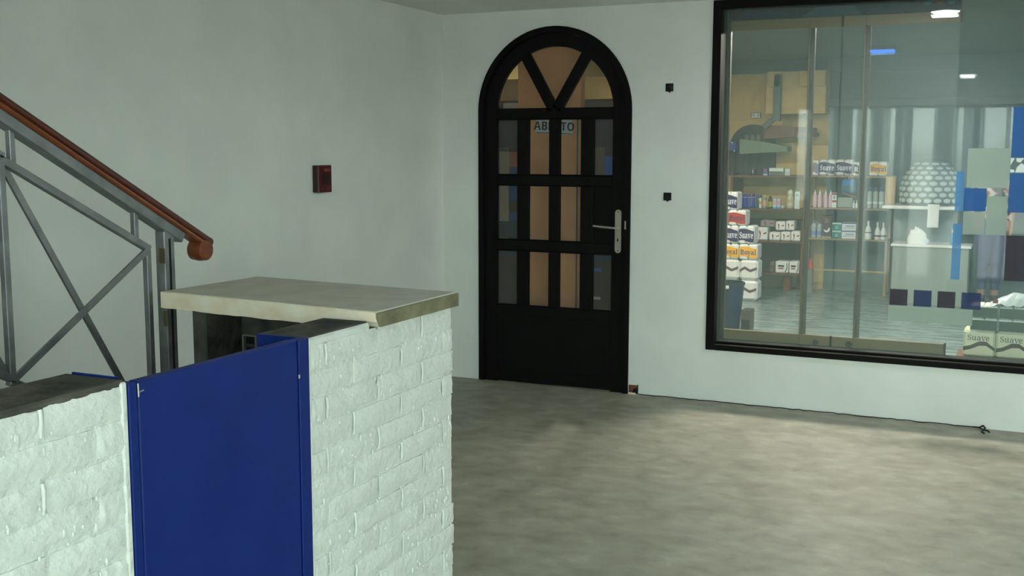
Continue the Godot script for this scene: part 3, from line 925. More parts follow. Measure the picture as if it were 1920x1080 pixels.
func wall_bits() -> void:
	# red call point on the left wall
	var a := thing("alarm_box", "small dark red alarm box with faded lettering on the left wall", "alarm box", Vector3(LX, 1.430, -5.298))
	obj("back_box", box2(Vector3(0, -0.077, -0.066), Vector3(0.030, 0.077, 0.066), 0.003), mat("alarm_side", Color(0.14, 0.05, 0.045), 0.5), a)
	obj("cover", box2(Vector3(0.028, -0.078, -0.067), Vector3(0.042, 0.078, 0.067), 0.004), mat("alarm_red", Color(0.30, 0.055, 0.05), 0.4), a)
	obj("dark_window", box2(Vector3(0.042, -0.03, -0.040), Vector3(0.0435, 0.028, 0.030), 0.0), mat("alarm_window", Color(0.17, 0.06, 0.055), 0.3), a)
	var pk := mat("faded_pink", Color(0.56, 0.26, 0.24), 0.7)
	for e in [[0.055, -0.048, 0.012], [0.046, -0.048, 0.008], [-0.046, -0.045, -0.040], [-0.046, -0.034, -0.029], [-0.046, -0.022, -0.017], [-0.060, -0.048, -0.036], [-0.060, -0.030, -0.018]]:
		obj("faded_mark", box(Vector3(0.0425, e[0], (e[1] + e[2]) * 0.5), Vector3(0.001, 0.006, absf(e[2] - e[1]))), pk, a)
	# two open wiring boxes
	for y in [1.987, 1.303]:
		var b := thing("wiring_box", "upper small black square wiring box in the wall between door and window" if y > 1.5 else "lower small black square wiring box in the wall between door and window", "wiring box", Vector3(-2.046, y, WZ), "open wiring boxes")
		obj("hollow", box2(Vector3(-0.023, -0.023, 0.0), Vector3(0.023, 0.023, 0.0015)), mats.dark_hole, b)
		obj("tab", box2(Vector3(-0.006, -0.032, 0.0), Vector3(0.008, -0.022, 0.0018)), mats.dark_hole, b)
		var rim := begin()
		for e in [[-0.025, -0.025, -0.022, 0.025], [0.022, -0.025, 0.025, 0.025], [-0.025, 0.022, 0.025, 0.025], [-0.025, -0.025, 0.025, -0.022]]:
			add_box(rim, Vector3((e[0] + e[2]) * 0.5, (e[1] + e[3]) * 0.5, 0.002), Vector3(e[2] - e[0], e[3] - e[1], 0.004))
		obj("rim", rim.commit(), mats.dark_hole, b)
	# broken plaster with red brick at the foot of the door frame
	var h := thing("broken_plaster", "broken plaster showing red brick at the foot of the door frame", "plaster damage", Vector3(-2.255, 0.0, WZ))
	var red := mat("raw_brick", Color(0.42, 0.25, 0.18), 0.9)
	obj("bare_brick", box2(Vector3(-0.030, 0.012, 0.0), Vector3(0.028, 0.062, 0.006), 0.004), red, h)
	obj("hole", prism(PackedVector2Array([Vector2(-0.002, 0.008), Vector2(0.033, 0.004), Vector2(0.035, 0.040), Vector2(0.014, 0.044), Vector2(0.002, 0.03)]), 0.0, 0.0085), mats.dark_hole, h)
	obj("mortar_crumb", box2(Vector3(-0.030, 0.0, 0.0), Vector3(0.02, 0.012, 0.016), 0.003), mats.slab_plaster, h)
	obj("chipped_edge", box2(Vector3(0.028, 0.006, 0.0), Vector3(0.036, 0.066, 0.004), 0.001), mat("brown_chip", Color(0.30, 0.2, 0.15), 0.9), h)
	# dark gap line along the foot of the wall, drawn as a thin tube
	var pts := []
	var r := RandomNumberGenerator.new()
	r.seed = 2
	for i in 61:
		var f := i / 60.0
		pts.append(Vector3(lerpf(-2.215, -0.150, f), 0.004 + r.randf_range(0.0, 0.004), WZ + 0.006 + r.randf_range(-0.002, 0.006)))
	var c := thing("floor_gap_line", "thin dark line in the gap at the foot of the wall below the window, with a loose cable end", "cable")
	obj("cable", tube(pts, 0.0030, 6), mat("cable_black", Color(0.05, 0.04, 0.035), 0.7), c)
	obj("loose_end", tube([pts[60], Vector3(-0.13, 0.022, WZ + 0.02), Vector3(-0.118, 0.016, WZ + 0.045), Vector3(-0.128, 0.006, WZ + 0.07), Vector3(-0.135, 0.004, WZ + 0.10), Vector3(-0.12, 0.004, WZ + 0.135)], 0.005, 6), mats["cable_black"], c)
	obj("loose_end", tube([pts[59], Vector3(-0.15, 0.012, WZ + 0.03), Vector3(-0.132, 0.008, WZ + 0.055), Vector3(-0.10, 0.006, WZ + 0.07), Vector3(-0.095, 0.004, WZ + 0.09)], 0.004, 6), mats["cable_black"], c)

# ------------------------------------------------------------------ the shop behind the window
const SC := 2.62     # shop ceiling
const SB := -13.0    # shop back wall

func shop_shell() -> void:
	structure("floor_shop", box2(Vector3(-4.8, -0.1, SB - 0.15), Vector3(1.75, 0, -6.86)), mats.shop_tile, "pale marbled shop floor")
	structure("ceiling_shop", box2(Vector3(-4.8, SC, SB - 0.15), Vector3(1.75, SC + 0.13, -6.95)), mats.shop_ceiling, "grey shop ceiling")
	var st := begin()
	add_box(st, Vector3(-4.725, SC * 0.5, (SB - 7.1) * 0.5), Vector3(0.15, SC, absf(SB + 6.95) + 0.3))
	structure("wall_shop_left", st.commit(), mats.beige_plaster)
	structure("wall_shop_right", box2(Vector3(1.6, 0, SB - 0.15), Vector3(1.75, SC, -6.95)), mats.shop_grey)
	structure("wall_shop_front", box2(Vector3(-4.8, 0, -6.95), Vector3(LX - 0.15, SC, -6.80)), mats.beige_plaster)
	structure("wall_shop_unseen_blocker", box2(Vector3(-2.36, 0, -8.2), Vector3(-2.26, SC, -6.95)), mats.beige_plaster)  # out of view, placed to keep shop lamp light off the left wall
	structure("wall_shop_back", box2(Vector3(-2.03, 0, SB - 0.15), Vector3(1.75, SC, SB)), mats.shop_grey, "grey back wall of the shop")
	structure("wall_shop_back_left", box2(Vector3(-4.8, 0, SB - 0.15), Vector3(-2.03, SC, SB)), mats.beige_plaster, "beige plastered wall at the back of the shop")
	# arched niche in the beige wall
	var n := thing("arched_niche", "dark arched doorway with small panes in the beige shop wall", "doorway", Vector3(0, 0, SB))
	obj("arch_frame", prism(arch_ring(-2.885, 1.62, 0.27, 0.20, 1.30, 24), 0.0, 0.05), mat("dark_arch", Color(0.13, 0.11, 0.09), 0.7), n)
	var lun := PackedVector2Array()
	for i in 21:
		var a := PI * i / 20.0
		lun.append(Vector2(-2.885 + 0.20 * cos(a), 1.62 + 0.20 * sin(a)))
	lun.append(Vector2(-3.085, 1.30))
	lun.append(Vector2(-2.685, 1.30))
	obj("dark_field", prism(lun, 0.0, 0.012), mat("arch_dark", Color(0.07, 0.065, 0.055), 0.6), n)
	for x in [-2.96, -2.89, -2.82]:
		obj("pane", box2(Vector3(x - 0.022, 1.66, 0.012), Vector3(x + 0.022, 1.77, 0.018)), mat("dim_green", Color(0.33, 0.34, 0.25), 0.4), n)
	obj("ledge", box2(Vector3(-3.25, 1.945, 0.0), Vector3(-2.69, 1.953, 0.02)), mats.beige_plaster, n)
	# room number plate over the arch
	var pl := thing("number_plate", "small white plate with a dark border over the arch in the shop", "sign", Vector3(-2.866, 1.995, SB))
	obj("plate", box2(Vector3(-0.060, -0.031, 0.0), Vector3(0.060, 0.031, 0.006), 0.002), mat("plate_border", Color(0.08, 0.08, 0.09), 0.5), pl)
	obj("face", box2(Vector3(-0.052, -0.024, 0.006), Vector3(0.052, 0.024, 0.008)), mats.white_plastic, pl)
	obj("lettering", text_mesh("PA-ID", 0.030, true), mats["plate_border"], pl, Vector3(0, 0, 0.009))
	# corbelled box beam, its bracket and the brown boards under it
	var b := thing("wall_bracket", "beige boxed beam end with a grey strut at the back of the shop", "beam", Vector3(-2.36, 0, SB))
	obj("box_beam", box2(Vector3(-0.33, 2.00, 0.0), Vector3(0.33, 2.47, 0.30), 0.004), mats.beige_plaster, b)
	obj("cornice", box2(Vector3(-0.30, 2.30, 0.30), Vector3(-0.16, 2.47, 0.36), 0.004), mats.beige_plaster, b)
	obj("cornice", box2(Vector3(0.05, 2.30, 0.30), Vector3(0.33, 2.47, 0.36), 0.004), mats.beige_plaster, b)
	obj("strut", box2(Vector3(-0.235, 1.92, 0.30), Vector3(-0.155, 2.44, 0.36), 0.003), mat("strut_grey", Color(0.30, 0.34, 0.33), 0.6), b)
	obj("brace", bar(Vector3(-0.19, 1.98, 0.33), Vector3(-0.34, 1.85, 0.33), 0.055, 0.05, 0.003, Vector3.BACK), mats["strut_grey"], b)
	var w := thing("wall_board", "tapered brown board jutting from the beige shop wall", "board", Vector3(0, 0, SB))
	obj("board", prism(PackedVector2Array([Vector2(-2.70, 1.72), Vector2(-2.15, 1.755), Vector2(-2.15, 1.845), Vector2(-2.70, 1.88)]), 0.06, 0.30), mats.shelf_wood, w)
	obj("end_block", box2(Vector3(-2.16, 1.745, 0.05), Vector3(-2.13, 1.79, 0.31), 0.003), mats.shelf_wood, w)
	obj("fixing", box2(Vector3(-2.70, 1.75, 0.0), Vector3(-2.60, 1.85, 0.07)), mats.shelf_wood, w)
	var w2 := thing("wall_board", "pale green reflection of the brown board, modelled as a solid board below it", "board", Vector3(0, 0, SB))  # solid shape stands in for the reflected double of the brown board
	obj("board", prism(PackedVector2Array([Vector2(-2.97, 1.55), Vector2(-2.43, 1.58), Vector2(-2.43, 1.635), Vector2(-2.70, 1.69), Vector2(-2.97, 1.72)]), 0.06, 0.32), mat("pale_green", Color(0.38, 0.45, 0.38), 0.6), w2)
	obj("fixing", box2(Vector3(-2.90, 1.58, 0.0), Vector3(-2.60, 1.64, 0.07)), mats["pale_green"], w2)
	obj("blue_panel", box2(Vector3(-3.19, 1.585, 0.0), Vector3(-3.01, 1.685, 0.35), 0.003), mat("panel_blue", Color(0.05, 0.17, 0.50), 0.5), n, Vector3.ZERO, "small blue panel with white screw heads")
	for q in [[-3.175, 1.59], [-3.025, 1.585], [-3.05, 1.68]]:
		obj("screw_head", lathe([[0.0, 0.004], [0.006, 0.003], [0.008, 0.0]], 10, Vector3(q[0], q[1], 0.35), Basis(Vector3.RIGHT, PI / 2)), mats.white_plastic, n)
	# grey soffit across the right of the back wall
	structure("trim_1", box2(Vector3(-2.03, 2.08, SB), Vector3(1.6, 2.16, SB + 0.12), 0.004), mat("soffit", Color(0.33, 0.37, 0.38), 0.8))
	structure("trim_2", box2(Vector3(-4.65, 2.47, SB), Vector3(1.6, SC, SB + 0.04), 0.003), mats.shop_grey)
	# printed valance above the glass leaves
	var v := thing("valance", "dark teal printed strip above the bronze top rail of the window", "valance", Vector3(0, 0, -7.03))
	obj("board", box2(Vector3(-1.74, 2.402, -0.010), Vector3(-0.375, 2.505, 0.010), 0.002), mat("valance_navy", Color(0.04, 0.08, 0.14), 0.5), v)
	for q in [[[-1.70, 2.405], [-1.62, 2.47], [-1.50, 2.47], [-1.28, 2.405], "teal_a", Color(0.05, 0.15, 0.24)], [[-1.30, 2.405], [-1.18, 2.465], [-0.98, 2.465], [-0.93, 2.405], "teal_b", Color(0.12, 0.24, 0.28)], [[-0.90, 2.405], [-0.80, 2.48], [-0.62, 2.48], [-0.72, 2.405], "teal_c", Color(0.05, 0.12, 0.20)]]:
		obj("printed_shape", prism(PackedVector2Array([Vector2(q[0][0], q[0][1]), Vector2(q[1][0], q[1][1]), Vector2(q[2][0], q[2][1]), Vector2(q[3][0], q[3][1])]), 0.010, 0.011), mat(q[4], q[5], 0.5), v)
	for q in [[-0.56, "dot_teal", Color(0.10, 0.28, 0.34)], [-0.495, "dot_red", Color(0.42, 0.16, 0.14)], [-0.43, "dot_teal", Color(0.10, 0.28, 0.34)]]:
		obj("printed_dot", lathe([[0.0, 0.002], [0.023, 0.002], [0.023, 0.0]], 18, Vector3(q[0], 2.462, 0.010), Basis(Vector3.RIGHT, PI / 2)), mat(q[1], q[2], 0.5), v)
	# tan pillar just behind the arched door, with its notice
	var p := thing("pillar", "tan painted flat pillar seen through the arched door", "pillar")
	obj("shaft", box2(Vector3(-3.322, 0.0, -7.30), Vector3(-2.836, SC - 0.001, -7.38), 0.006), mats.tan_pillar, p)
	obj("side_strip", box2(Vector3(-2.862, 0.0, -7.29), Vector3(-2.852, 1.85, -7.30), 0.001), mat("strip_grey", Color(0.42, 0.40, 0.40), 0.5), p)
	var s := thing("open_sign", "white notice reading ABERTO hung on the tan pillar behind the door", "sign", Vector3(-3.030, 1.757, -7.285))
	s.rotation.z = deg_to_rad(-2.2)
	obj("board", box2(Vector3(-0.142, -0.052, -0.003), Vector3(0.142, 0.052, 0.003), 0.001), mats.white_plastic, s)
	obj("lettering", text_mesh("ABERTO", 0.062, true), mat("ink", Color(0.04, 0.04, 0.05), 0.6), s, Vector3(0, 0.004, 0.0035))
	obj("lower_line", box2(Vector3(-0.138, -0.047, 0.003), Vector3(0.138, -0.042, 0.0036)), mats["ink"], s)
	obj("cord", tube([Vector3(-0.05, 0.052, 0.0), Vector3(0.02, 0.13, 0.004), Vector3(0.10, 0.052, 0.0)], 0.0015, 5), mats["ink"], s)
	obj("hanging_thread", tube([Vector3(0.035, -0.052, 0.0), Vector3(0.036, -0.25, 0.002)], 0.0013, 5), mats["ink"], s)
	# partition with coloured squares beyond the door
	var f := thing("square_partition", "dark partition covered with coloured squares seen through the door's side panes", "partition", Vector3(0, 0, -8.6))
	obj("board", box2(Vector3(-4.55, 0.0, -0.05), Vector3(-2.99, 1.93, 0.0), 0.003), mat("partition_brown", Color(0.20, 0.15, 0.12), 0.6), f)
	var pu := mat("square_violet", Color(0.16, 0.11, 0.22), 0.5)
	var gr := mat("square_grey", Color(0.55, 0.56, 0.50), 0.5)
	var bl := mat("square_blue", Color(0.06, 0.28, 0.66), 0.5)
	var dbl := mat("square_navy", Color(0.06, 0.16, 0.32), 0.5)
	var orr := mat("square_orange", Color(0.62, 0.36, 0.28), 0.5)
	var tp := mat("square_taupe", Color(0.30, 0.26, 0.23), 0.5)
	for q in [[-4.25, -3.90, 1.58, 1.93, pu], [-4.102, -3.991, 1.30, 1.615, gr], [-3.989, -3.92, 1.45, 1.578, orr], [-3.989, -3.90, 1.37, 1.448, bl], [-4.12, -3.995, 0.985, 1.298, gr], [-3.989, -3.91, 1.16, 1.30, bl], [-3.989, -3.91, 0.985, 1.062, bl], [-4.13, -3.90, 0.845, 0.981, dbl], [-4.13, -4.005, 0.825, 0.842, gr], [-4.13, -3.90, 0.688, 0.728, dbl],
		[-3.27, -3.0, 1.62, 1.93, pu], [-3.125, -3.0, 1.545, 1.62, pu], [-3.232, -3.128, 1.37, 1.615, tp], [-3.125, -3.03, 1.37, 1.543, bl], [-3.25, -3.0, 0.675, 0.72, dbl], [-3.25, -3.142, 0.592, 0.616, bl], [-3.235, -3.15, 0.353, 0.376, gr]]:
		obj("square", box2(Vector3(q[0], q[2], 0.0), Vector3(q[1], q[3], 0.004)), q[4], f)
	obj("lit_notice", box2(Vector3(-4.06, 1.932, -0.04), Vector3(-3.915, 1.99, -0.02), 0.002), mats.white_plastic, f, Vector3.ZERO, "small white notice on top of the partition")
	var bm := thing("cross_beam", "yellow beige beam crossing the shop, seen through the door's fan", "beam", Vector3(0, 0, -9.2))
	obj("beam", box2(Vector3(-4.6, 2.03, -0.12), Vector3(-2.95, 2.22, 0.12), 0.004), mats.beige_plaster, bm)
	obj("lower_board", box2(Vector3(-4.6, 1.94, -0.10), Vector3(-2.95, 2.03, 0.10), 0.004), mat("board_grey", Color(0.27, 0.25, 0.20), 0.7), bm)
	obj("post", box2(Vector3(-4.6, 0.0, -0.10), Vector3(-4.45, 1.94, 0.10), 0.004), mats.beige_plaster, bm)
	obj("post", box2(Vector3(-3.06, 0.0, -0.10), Vector3(-2.96, 1.94, 0.10), 0.004), mats.beige_plaster, bm)

func area_light(t: Node3D, c: Color, energy: float, size: Vector2, below: float) -> void:
	var l := AreaLight3D.new()
	l.name = "lamp_light"
	l.light_color = c
	l.light_energy = energy
	l.area_size = size
	l.area_range = 14.0
	l.area_attenuation = 2.0
	l.shadow_enabled = true
	t.add_child(l)
	l.position = Vector3(0, -below, 0)
	l.rotation.x = -PI / 2

func lamp(label: String, at: Vector3, radius: float, c: Color, glow: float, energy: float, group: String) -> void:
	var t := thing("ceiling_lamp", label, "ceiling lamp", at, group)
	obj("trim_ring", lathe([[radius * 0.92, -0.004], [radius * 1.15, -0.004], [radius * 1.18, 0.010], [radius * 1.18, 0.038], [0.0, 0.038]], 24), mats.white_plastic, t)
	obj("lamp_glass", lathe([[0.0, -0.026], [radius * 0.45, -0.023], [radius * 0.75, -0.015], [radius * 0.93, -0.002], [radius * 0.93, 0.012], [0.0, 0.012]], 24), lamp_mat("lamp_glow_%d" % int(glow), c, glow), t)
	area_light(t, c, energy, Vector2(radius, radius) * 1.65, 0.030)

func room_lamps() -> void:
	var g := "room ceiling lamps mirrored in the shop window"
	lamp("round ceiling lamp mirrored at the end of the teal strip in the window", Vector3(-0.50, 2.471, -6.10), 0.095, Color(0.97, 0.98, 1.0), 45.0, 0.8, g)
	lamp("small round ceiling lamp mirrored at the far right of the window", Vector3(-0.645, 2.471, 0.40), 0.10, Color(0.97, 1.0, 1.0), 45.0, 0.3, g)
	var t := thing("strip_lamp", "short ceiling lamp glowing blue, mirrored in the middle of the window", "ceiling lamp", Vector3(-1.18, 2.475, -3.38), g)
	obj("housing", box2(Vector3(-0.115, 0.0, -0.06), Vector3(0.115, 0.035, 0.06), 0.003), mat("lamp_grey", Color(0.30, 0.33, 0.34), 0.5), t)
	obj("lamp_tube", box2(Vector3(-0.105, -0.03, -0.022), Vector3(0.105, 0.0, 0.022), 0.008), lamp_mat("tube_blue", Color(0.22, 0.50, 1.0), 26.0), t)
	area_light(t, Color(0.55, 0.78, 1.0), 0.08, Vector2(0.2, 0.04), 0.04)

func unseen_shop_lamps() -> void:
	lamp("unseen ceiling lamp behind the tan pillar, placed to light the shop", Vector3(-3.0, SC - 0.039, -10.3), 0.11, Color(1.0, 0.96, 0.86), 6.0, 6.0, "unseen shop ceiling lamps")  # out of view, placed to light the shop beyond the pillar
	# diffuser panel unseen behind the valance, placed to light the room floor
	var pn := thing("unseen_panel_lamp", "unseen ceiling panel lamp behind the teal strip, placed to light the room floor", "ceiling lamp", Vector3(-1.10, SC - 0.02, -8.42), "unseen shop ceiling lamps")
	obj("trim_frame", box2(Vector3(-0.56, 0.004, -0.34), Vector3(0.56, 0.02, 0.34), 0.003), mats.white_plastic, pn)
	obj("lamp_diffuser", box2(Vector3(-0.53, -0.004, -0.31), Vector3(0.53, 0.004, 0.31), 0.002), lamp_mat("panel_glow", Color(1.0, 0.98, 0.90), 4.0), pn)
	area_light(pn, Color(1.0, 0.98, 0.90), 13.0, Vector2(1.04, 0.60), 0.012)
	lamp("unseen ceiling lamp right of the shop counter, placed to light the shop", Vector3(0.9, SC - 0.039, -11.2), 0.11, Color(0.95, 0.98, 1.0), 6.0, 4.0, "unseen shop ceiling lamps")  # out of view to the right, placed to light the back of the shop

# a wrapped pack of paper rolls: white wrapper, a coloured printed band with a wavy top, lettering
func pack(x0: float, x1: float, y0: float, y1: float, z: float, depth: float, c: Color, key: String, word: String, ink: Color, label: String, group: String, waves := true) -> void:
	var w := x1 - x0 - 0.003
	var h := y1 - y0 - 0.001
	var t := thing("paper_roll_pack", label, "paper rolls", Vector3((x0 + x1) * 0.5, y0, z), group)
	var st := begin()
	for s in [-1.0, 1.0]:
		add_box(st, Vector3(s * w * 0.25, h * 0.5, -depth * 0.5), Vector3(w * 0.5, h, depth), minf(w, h) * 0.09)
	obj("wrapper", st.commit(), mats.white_plastic, t)
	var p := PackedVector2Array()
	var lo := h * (0.16 if waves else 0.05)
	var hi := h * (0.78 if waves else 0.86)
	for i in 9:
		var f := i / 8.0
		p.append(Vector2(lerpf(-w * 0.49, w * 0.49, f), lo + (sin(f * 5.0 + 0.5) * h * 0.06 if waves else 0.0)))
	for i in 9:
		var f := 1.0 - i / 8.0
		p.append(Vector2(lerpf(-w * 0.49, w * 0.49, f), hi + (sin(f * 4.0 + 0.3) * h * 0.07 if waves else 0.0)))
	var pb := obj("printed_band", prism(p, 0.0, 0.0025), mat("print_" + key, c, 0.35), t)
	if word != "":
		var tm := text_mesh(word, h * 0.34, true, true, true)
		var o := obj("lettering", tm, mat("letter_" + key, ink, 0.5), pb, Vector3(0, h * 0.47, 0.0035))
		var wide := tm.get_aabb().size.x
		if wide > w * 0.86 and wide > 0.0:
			o.scale = Vector3(w * 0.86 / wide, 1, 1)

func bottle(called: String, label: String, category: String, group: String, at: Vector3, prof: Array, c: Color, key: String, cap: Color, cap_prof: Array, band := Color(0, 0, 0, 0), band_prof: Array = []) -> void:
	var t := thing(called, label, category, at, group)
	var bd := obj("body", lathe(prof, 14), mat(key, c, 0.3), t)
	if cap_prof.size() > 0:
		obj("cap", lathe(cap_prof, 12), mat(key + "_cap", cap, 0.35), t)
	if band_prof.size() > 0:
		obj("label_band", lathe(band_prof, 14), mat(key + "_band", band, 0.5), bd)

func carton(label: String, group: String, x0: float, x1: float, y0: float, y1: float, z: float, d: float, c: Color, key: String, prints: Array) -> Node3D:
	# prints: [u0, v0, u1, v1, colour, key] in fractions of the front
	var t := thing("carton", label, "box", Vector3((x0 + x1) * 0.5, y0, z), group)
	var w := x1 - x0 - 0.003
	var h := y1 - y0 - 0.001
	obj("box", box2(Vector3(-w * 0.5, 0, -d), Vector3(w * 0.5, h, 0), 0.002), mat(key, c, 0.5), t)
	for p in prints:
		obj("print", box2(Vector3(lerpf(-w * 0.5, w * 0.5, p[0]), h * p[1], 0.0), Vector3(lerpf(-w * 0.5, w * 0.5, p[2]), h * p[3], 0.0008)), mat(p[5], p[4], 0.5), t)
	return t

func shop_goods() -> void:
	var wood: Material = mats.shelf_wood
	var F := -12.60
	# left rack (dark) and right rack, side by side
	var a := thing("shelf_rack", "dark brown wooden shelf rack at the left of the shop", "shelf", Vector3.ZERO, "wooden shelf racks in the shop")
	for y in [1.31, 0.936, 0.572, 0.206]:
		obj("shelf_board", box2(Vector3(-3.02, y - 0.022, -12.95), Vector3(-2.20, y, F), 0.002), wood, a)
	obj("side_panel", box2(Vector3(-2.235, 0.19, -12.95), Vector3(-2.205, 0.80, F - 0.02), 0.002), wood, a)
	obj("side_panel", box2(Vector3(-3.05, 0.0, -12.95), Vector3(-3.02, 1.33, F - 0.02), 0.002), wood, a)
	obj("back_panel", box2(Vector3(-3.02, 0.19, -12.97), Vector3(-2.21, 0.80, -12.95)), mat("rack_back", Color(0.19, 0.11, 0.06), 0.7), a)
	obj("leg", box2(Vector3(-2.42, 0.0, -12.75), Vector3(-2.34, 0.185, -12.65), 0.003), wood, a)
	obj("leg", box2(Vector3(-2.31, 0.0, -12.95), Vector3(-2.25, 0.185, -12.85), 0.003), wood, a)
	obj("post", box2(Vector3(-3.0, 0.93, -12.93), Vector3(-2.97, 1.31, -12.90), 0.002), wood, a)
	obj("post", box2(Vector3(-2.26, 0.57, -12.93), Vector3(-2.23, 1.31, -12.90), 0.002), wood, a)
	var b := thing("shelf_rack", "pale wooden shelf rack in the middle of the shop", "shelf", Vector3.ZERO, "wooden shelf racks in the shop")
	var pale := mat("pale_wood", Color(0.52, 0.44, 0.32), 0.6)
	for y in [1.318, 0.962, 0.622]:
		obj("shelf_board", box2(Vector3(-2.17, y - 0.020, -12.95), Vector3(-1.30, y, F), 0.002), pale, b)
	for x in [-2.17, -1.33]:
		obj("upright", box2(Vector3(x, 0.0, -12.95), Vector3(x + 0.03, 1.298, -12.90), 0.002), pale, b)
		obj("upright", box2(Vector3(x, 0.0, F - 0.06), Vector3(x + 0.03, 0.60, F - 0.02), 0.002), pale, b)
	obj("low_bar", box2(Vector3(-2.14, 0.255, F - 0.04), Vector3(-1.33, 0.272, F - 0.03), 0.001), mat("brass_bar", Color(0.62, 0.56, 0.33), 0.4), b)
	var purple := Color(0.16, 0.10, 0.30)
	var white := Color(0.86, 0.88, 0.92)
	# packs on the right rack's top board
	var g := "paper roll packs on the top board of the pale rack"
	pack(-2.129, -2.062, 1.319, 1.485, F, 0.20, Color(0.50, 0.48, 0.60), "lilac", "", white, "white and lilac paper pack at the left end of the pale rack's top board", g)
	pack(-2.059, -1.884, 1.319, 1.493, F, 0.20, purple, "purple", "Suave", white, "left of two purple paper packs on the pale rack's top board", g)
	pack(-1.881, -1.698, 1.319, 1.494, F, 0.20, purple, "purple", "Suave", white, "right of two purple paper packs on the pale rack's top board", g)
	pack(-1.693, -1.628, 1.319, 1.466, F, 0.18, Color(0.09, 0.10, 0.13), "charcoal", "R", white, "narrow charcoal paper pack on the pale rack's top board", g)
	pack(-1.525, -1.334, 1.319, 1.474, F, 0.20, Color(0.80, 0.62, 0.14), "yellow", "Royal", Color(0.10, 0.20, 0.50), "yellow paper pack at the right end of the pale rack's top board", g)
	# blue pouch hanging over the second board
	var po := thing("blue_pouch", "clear blue pouch hanging under the pale rack's top board", "pouch", Vector3(-1.727, 1.135, F + 0.066))
	obj("pouch", box2(Vector3(-0.072, 0.0, -0.06), Vector3(0.072, 0.145, 0.0), 0.018), mat("pouch_blue", Color(0.18, 0.42, 0.66), 0.3), po)
	obj("print", box2(Vector3(-0.055, 0.02, 0.0), Vector3(0.055, 0.075, 0.001)), mat("pouch_green", Color(0.16, 0.36, 0.34), 0.4), po)
	obj("hook", tube([Vector3(0, 0.145, -0.03), Vector3(0, 0.175, -0.045), Vector3(0, 0.175, -0.0655)], 0.003, 8), mats.white_plastic, po)
	# second board of the pale rack
	g = "pink spray bottles on the pale rack"
	var pink := Color(0.80, 0.70, 0.78)
	var ord := ["leftmost", "second from left", "third from left", "rightmost"]
	for i in 4:
		bottle("spray_bottle", "%s of four pale pink bottles on the pale rack" % ord[i], "bottle", g, Vector3(-2.099 + 0.053 * i + (0.012 if i > 1 else 0.0), 0.963, F - 0.05), [[0.0, 0.0], [0.022, 0.0], [0.024, 0.01], [0.024, 0.12], [0.018, 0.14], [0.010, 0.148]], pink, "pink_bottle", Color(0.88, 0.89, 0.92), [[0.011, 0.146], [0.011, 0.165], [0.005, 0.168], [0.005, 0.188], [0.0, 0.188]])
	carton("narrow white box with two red bands on the pale rack", "boxes on the pale rack", -1.910, -1.856, 0.963, 1.128, F - 0.01, 0.06, Color(0.80, 0.84, 0.84), "band_box", [[0.0, 0.86, 1.0, 0.98, Color(0.55, 0.16, 0.18), "band_red"], [0.1, 0.36, 0.95, 0.50, Color(0.55, 0.16, 0.18), "band_red"], [0.35, 0.6, 0.65, 0.76, Color(0.2, 0.45, 0.5), "band_teal"]])
	var tb := thing("clear_tub", "clear plastic tub with a pink edged lid on the pale rack", "tub", Vector3(-1.755, 0.963, F - 0.02))
	obj("tub", box2(Vector3(-0.095, 0.0, -0.14), Vector3(0.075, 0.115, 0.0), 0.01), mat("tub_clear", Color(0.55, 0.60, 0.58), 0.2), tb)
	obj("lid", bar(Vector3(-0.05, 0.165, -0.07), Vector3(0.09, 0.125, -0.07), 0.014, 0.14, 0.003, Vector3.BACK), mat("lid_pink", Color(0.72, 0.55, 0.53), 0.4), tb)
	for i in 2:
		bottle("dropper_bottle", ["left", "right"][i] + " of two tiny white bottles beside the clear tub", "bottle", "tiny white bottles", Vector3(-1.672 + 0.030 * i, 0.963, F - 0.01), [[0.0, 0.0], [0.012, 0.0], [0.012, 0.05], [0.005, 0.06]], white, "white_bottle", white, [[0.005, 0.058], [0.004, 0.085], [0.0, 0.086]])
	var jl := ["narrow clear jar with a blue cap on the pale rack", "middle clear jar with a white lid on the pale rack", "right clear jar with a white lid on the pale rack"]
	for i in 3:
		var jx: float = [-1.510, -1.449, -1.387][i]
		bottle("glass_jar", jl[i], "jar", "clear jars on the pale rack", Vector3(jx, 0.963, F - 0.05), [[0.0, 0.0], [0.026, 0.0], [0.028, 0.01], [0.028, 0.17], [0.020, 0.19]], Color(0.62, 0.68, 0.68), "jar_clear", Color(0.25, 0.32, 0.48) if i == 0 else white, [[0.022, 0.188], [0.022, 0.232], [0.0, 0.234]], Color(0.80, 0.85, 0.86), [[0.0285, 0.05], [0.0285, 0.075]])
	# third board of the pale rack
	for i in 2:
		bottle("clear_bottle", ["left", "right"][i] + " of two clear bottles at the pale rack's lowest board", "bottle", "clear bottles on the lowest board", Vector3(-2.10 + 0.066 * i, 0.623, F - 0.05), [[0.0, 0.0], [0.028, 0.0], [0.030, 0.01], [0.030, 0.13], [0.014, 0.16]], Color(0.58, 0.63, 0.66), "bottle_clear", Color(0.28, 0.33, 0.45), [[0.015, 0.158], [0.015, 0.19], [0.0, 0.19]], Color(0.35, 0.50, 0.68), [[0.0305, 0.03], [0.0305, 0.075]])
	var pb := carton("tall dark purple box with a white crescent on the pale rack", "boxes on the pale rack", -2.008, -1.896, 0.623, 0.870, F - 0.01, 0.08, Color(0.20, 0.10, 0.18), "plum_box", [[0.28, 0.68, 0.72, 0.88, Color(0.40, 0.28, 0.22), "plum_photo"], [0.04, 0.0, 0.96, 0.07, Color(0.55, 0.60, 0.45), "plum_foot"]])
	var cres := PackedVector2Array()
	for i in 9:
		var an := deg_to_rad(200.0 + 22.0 * i)
		cres.append(Vector2(cos(an) * 0.034, 0.10 + sin(an) * 0.036))
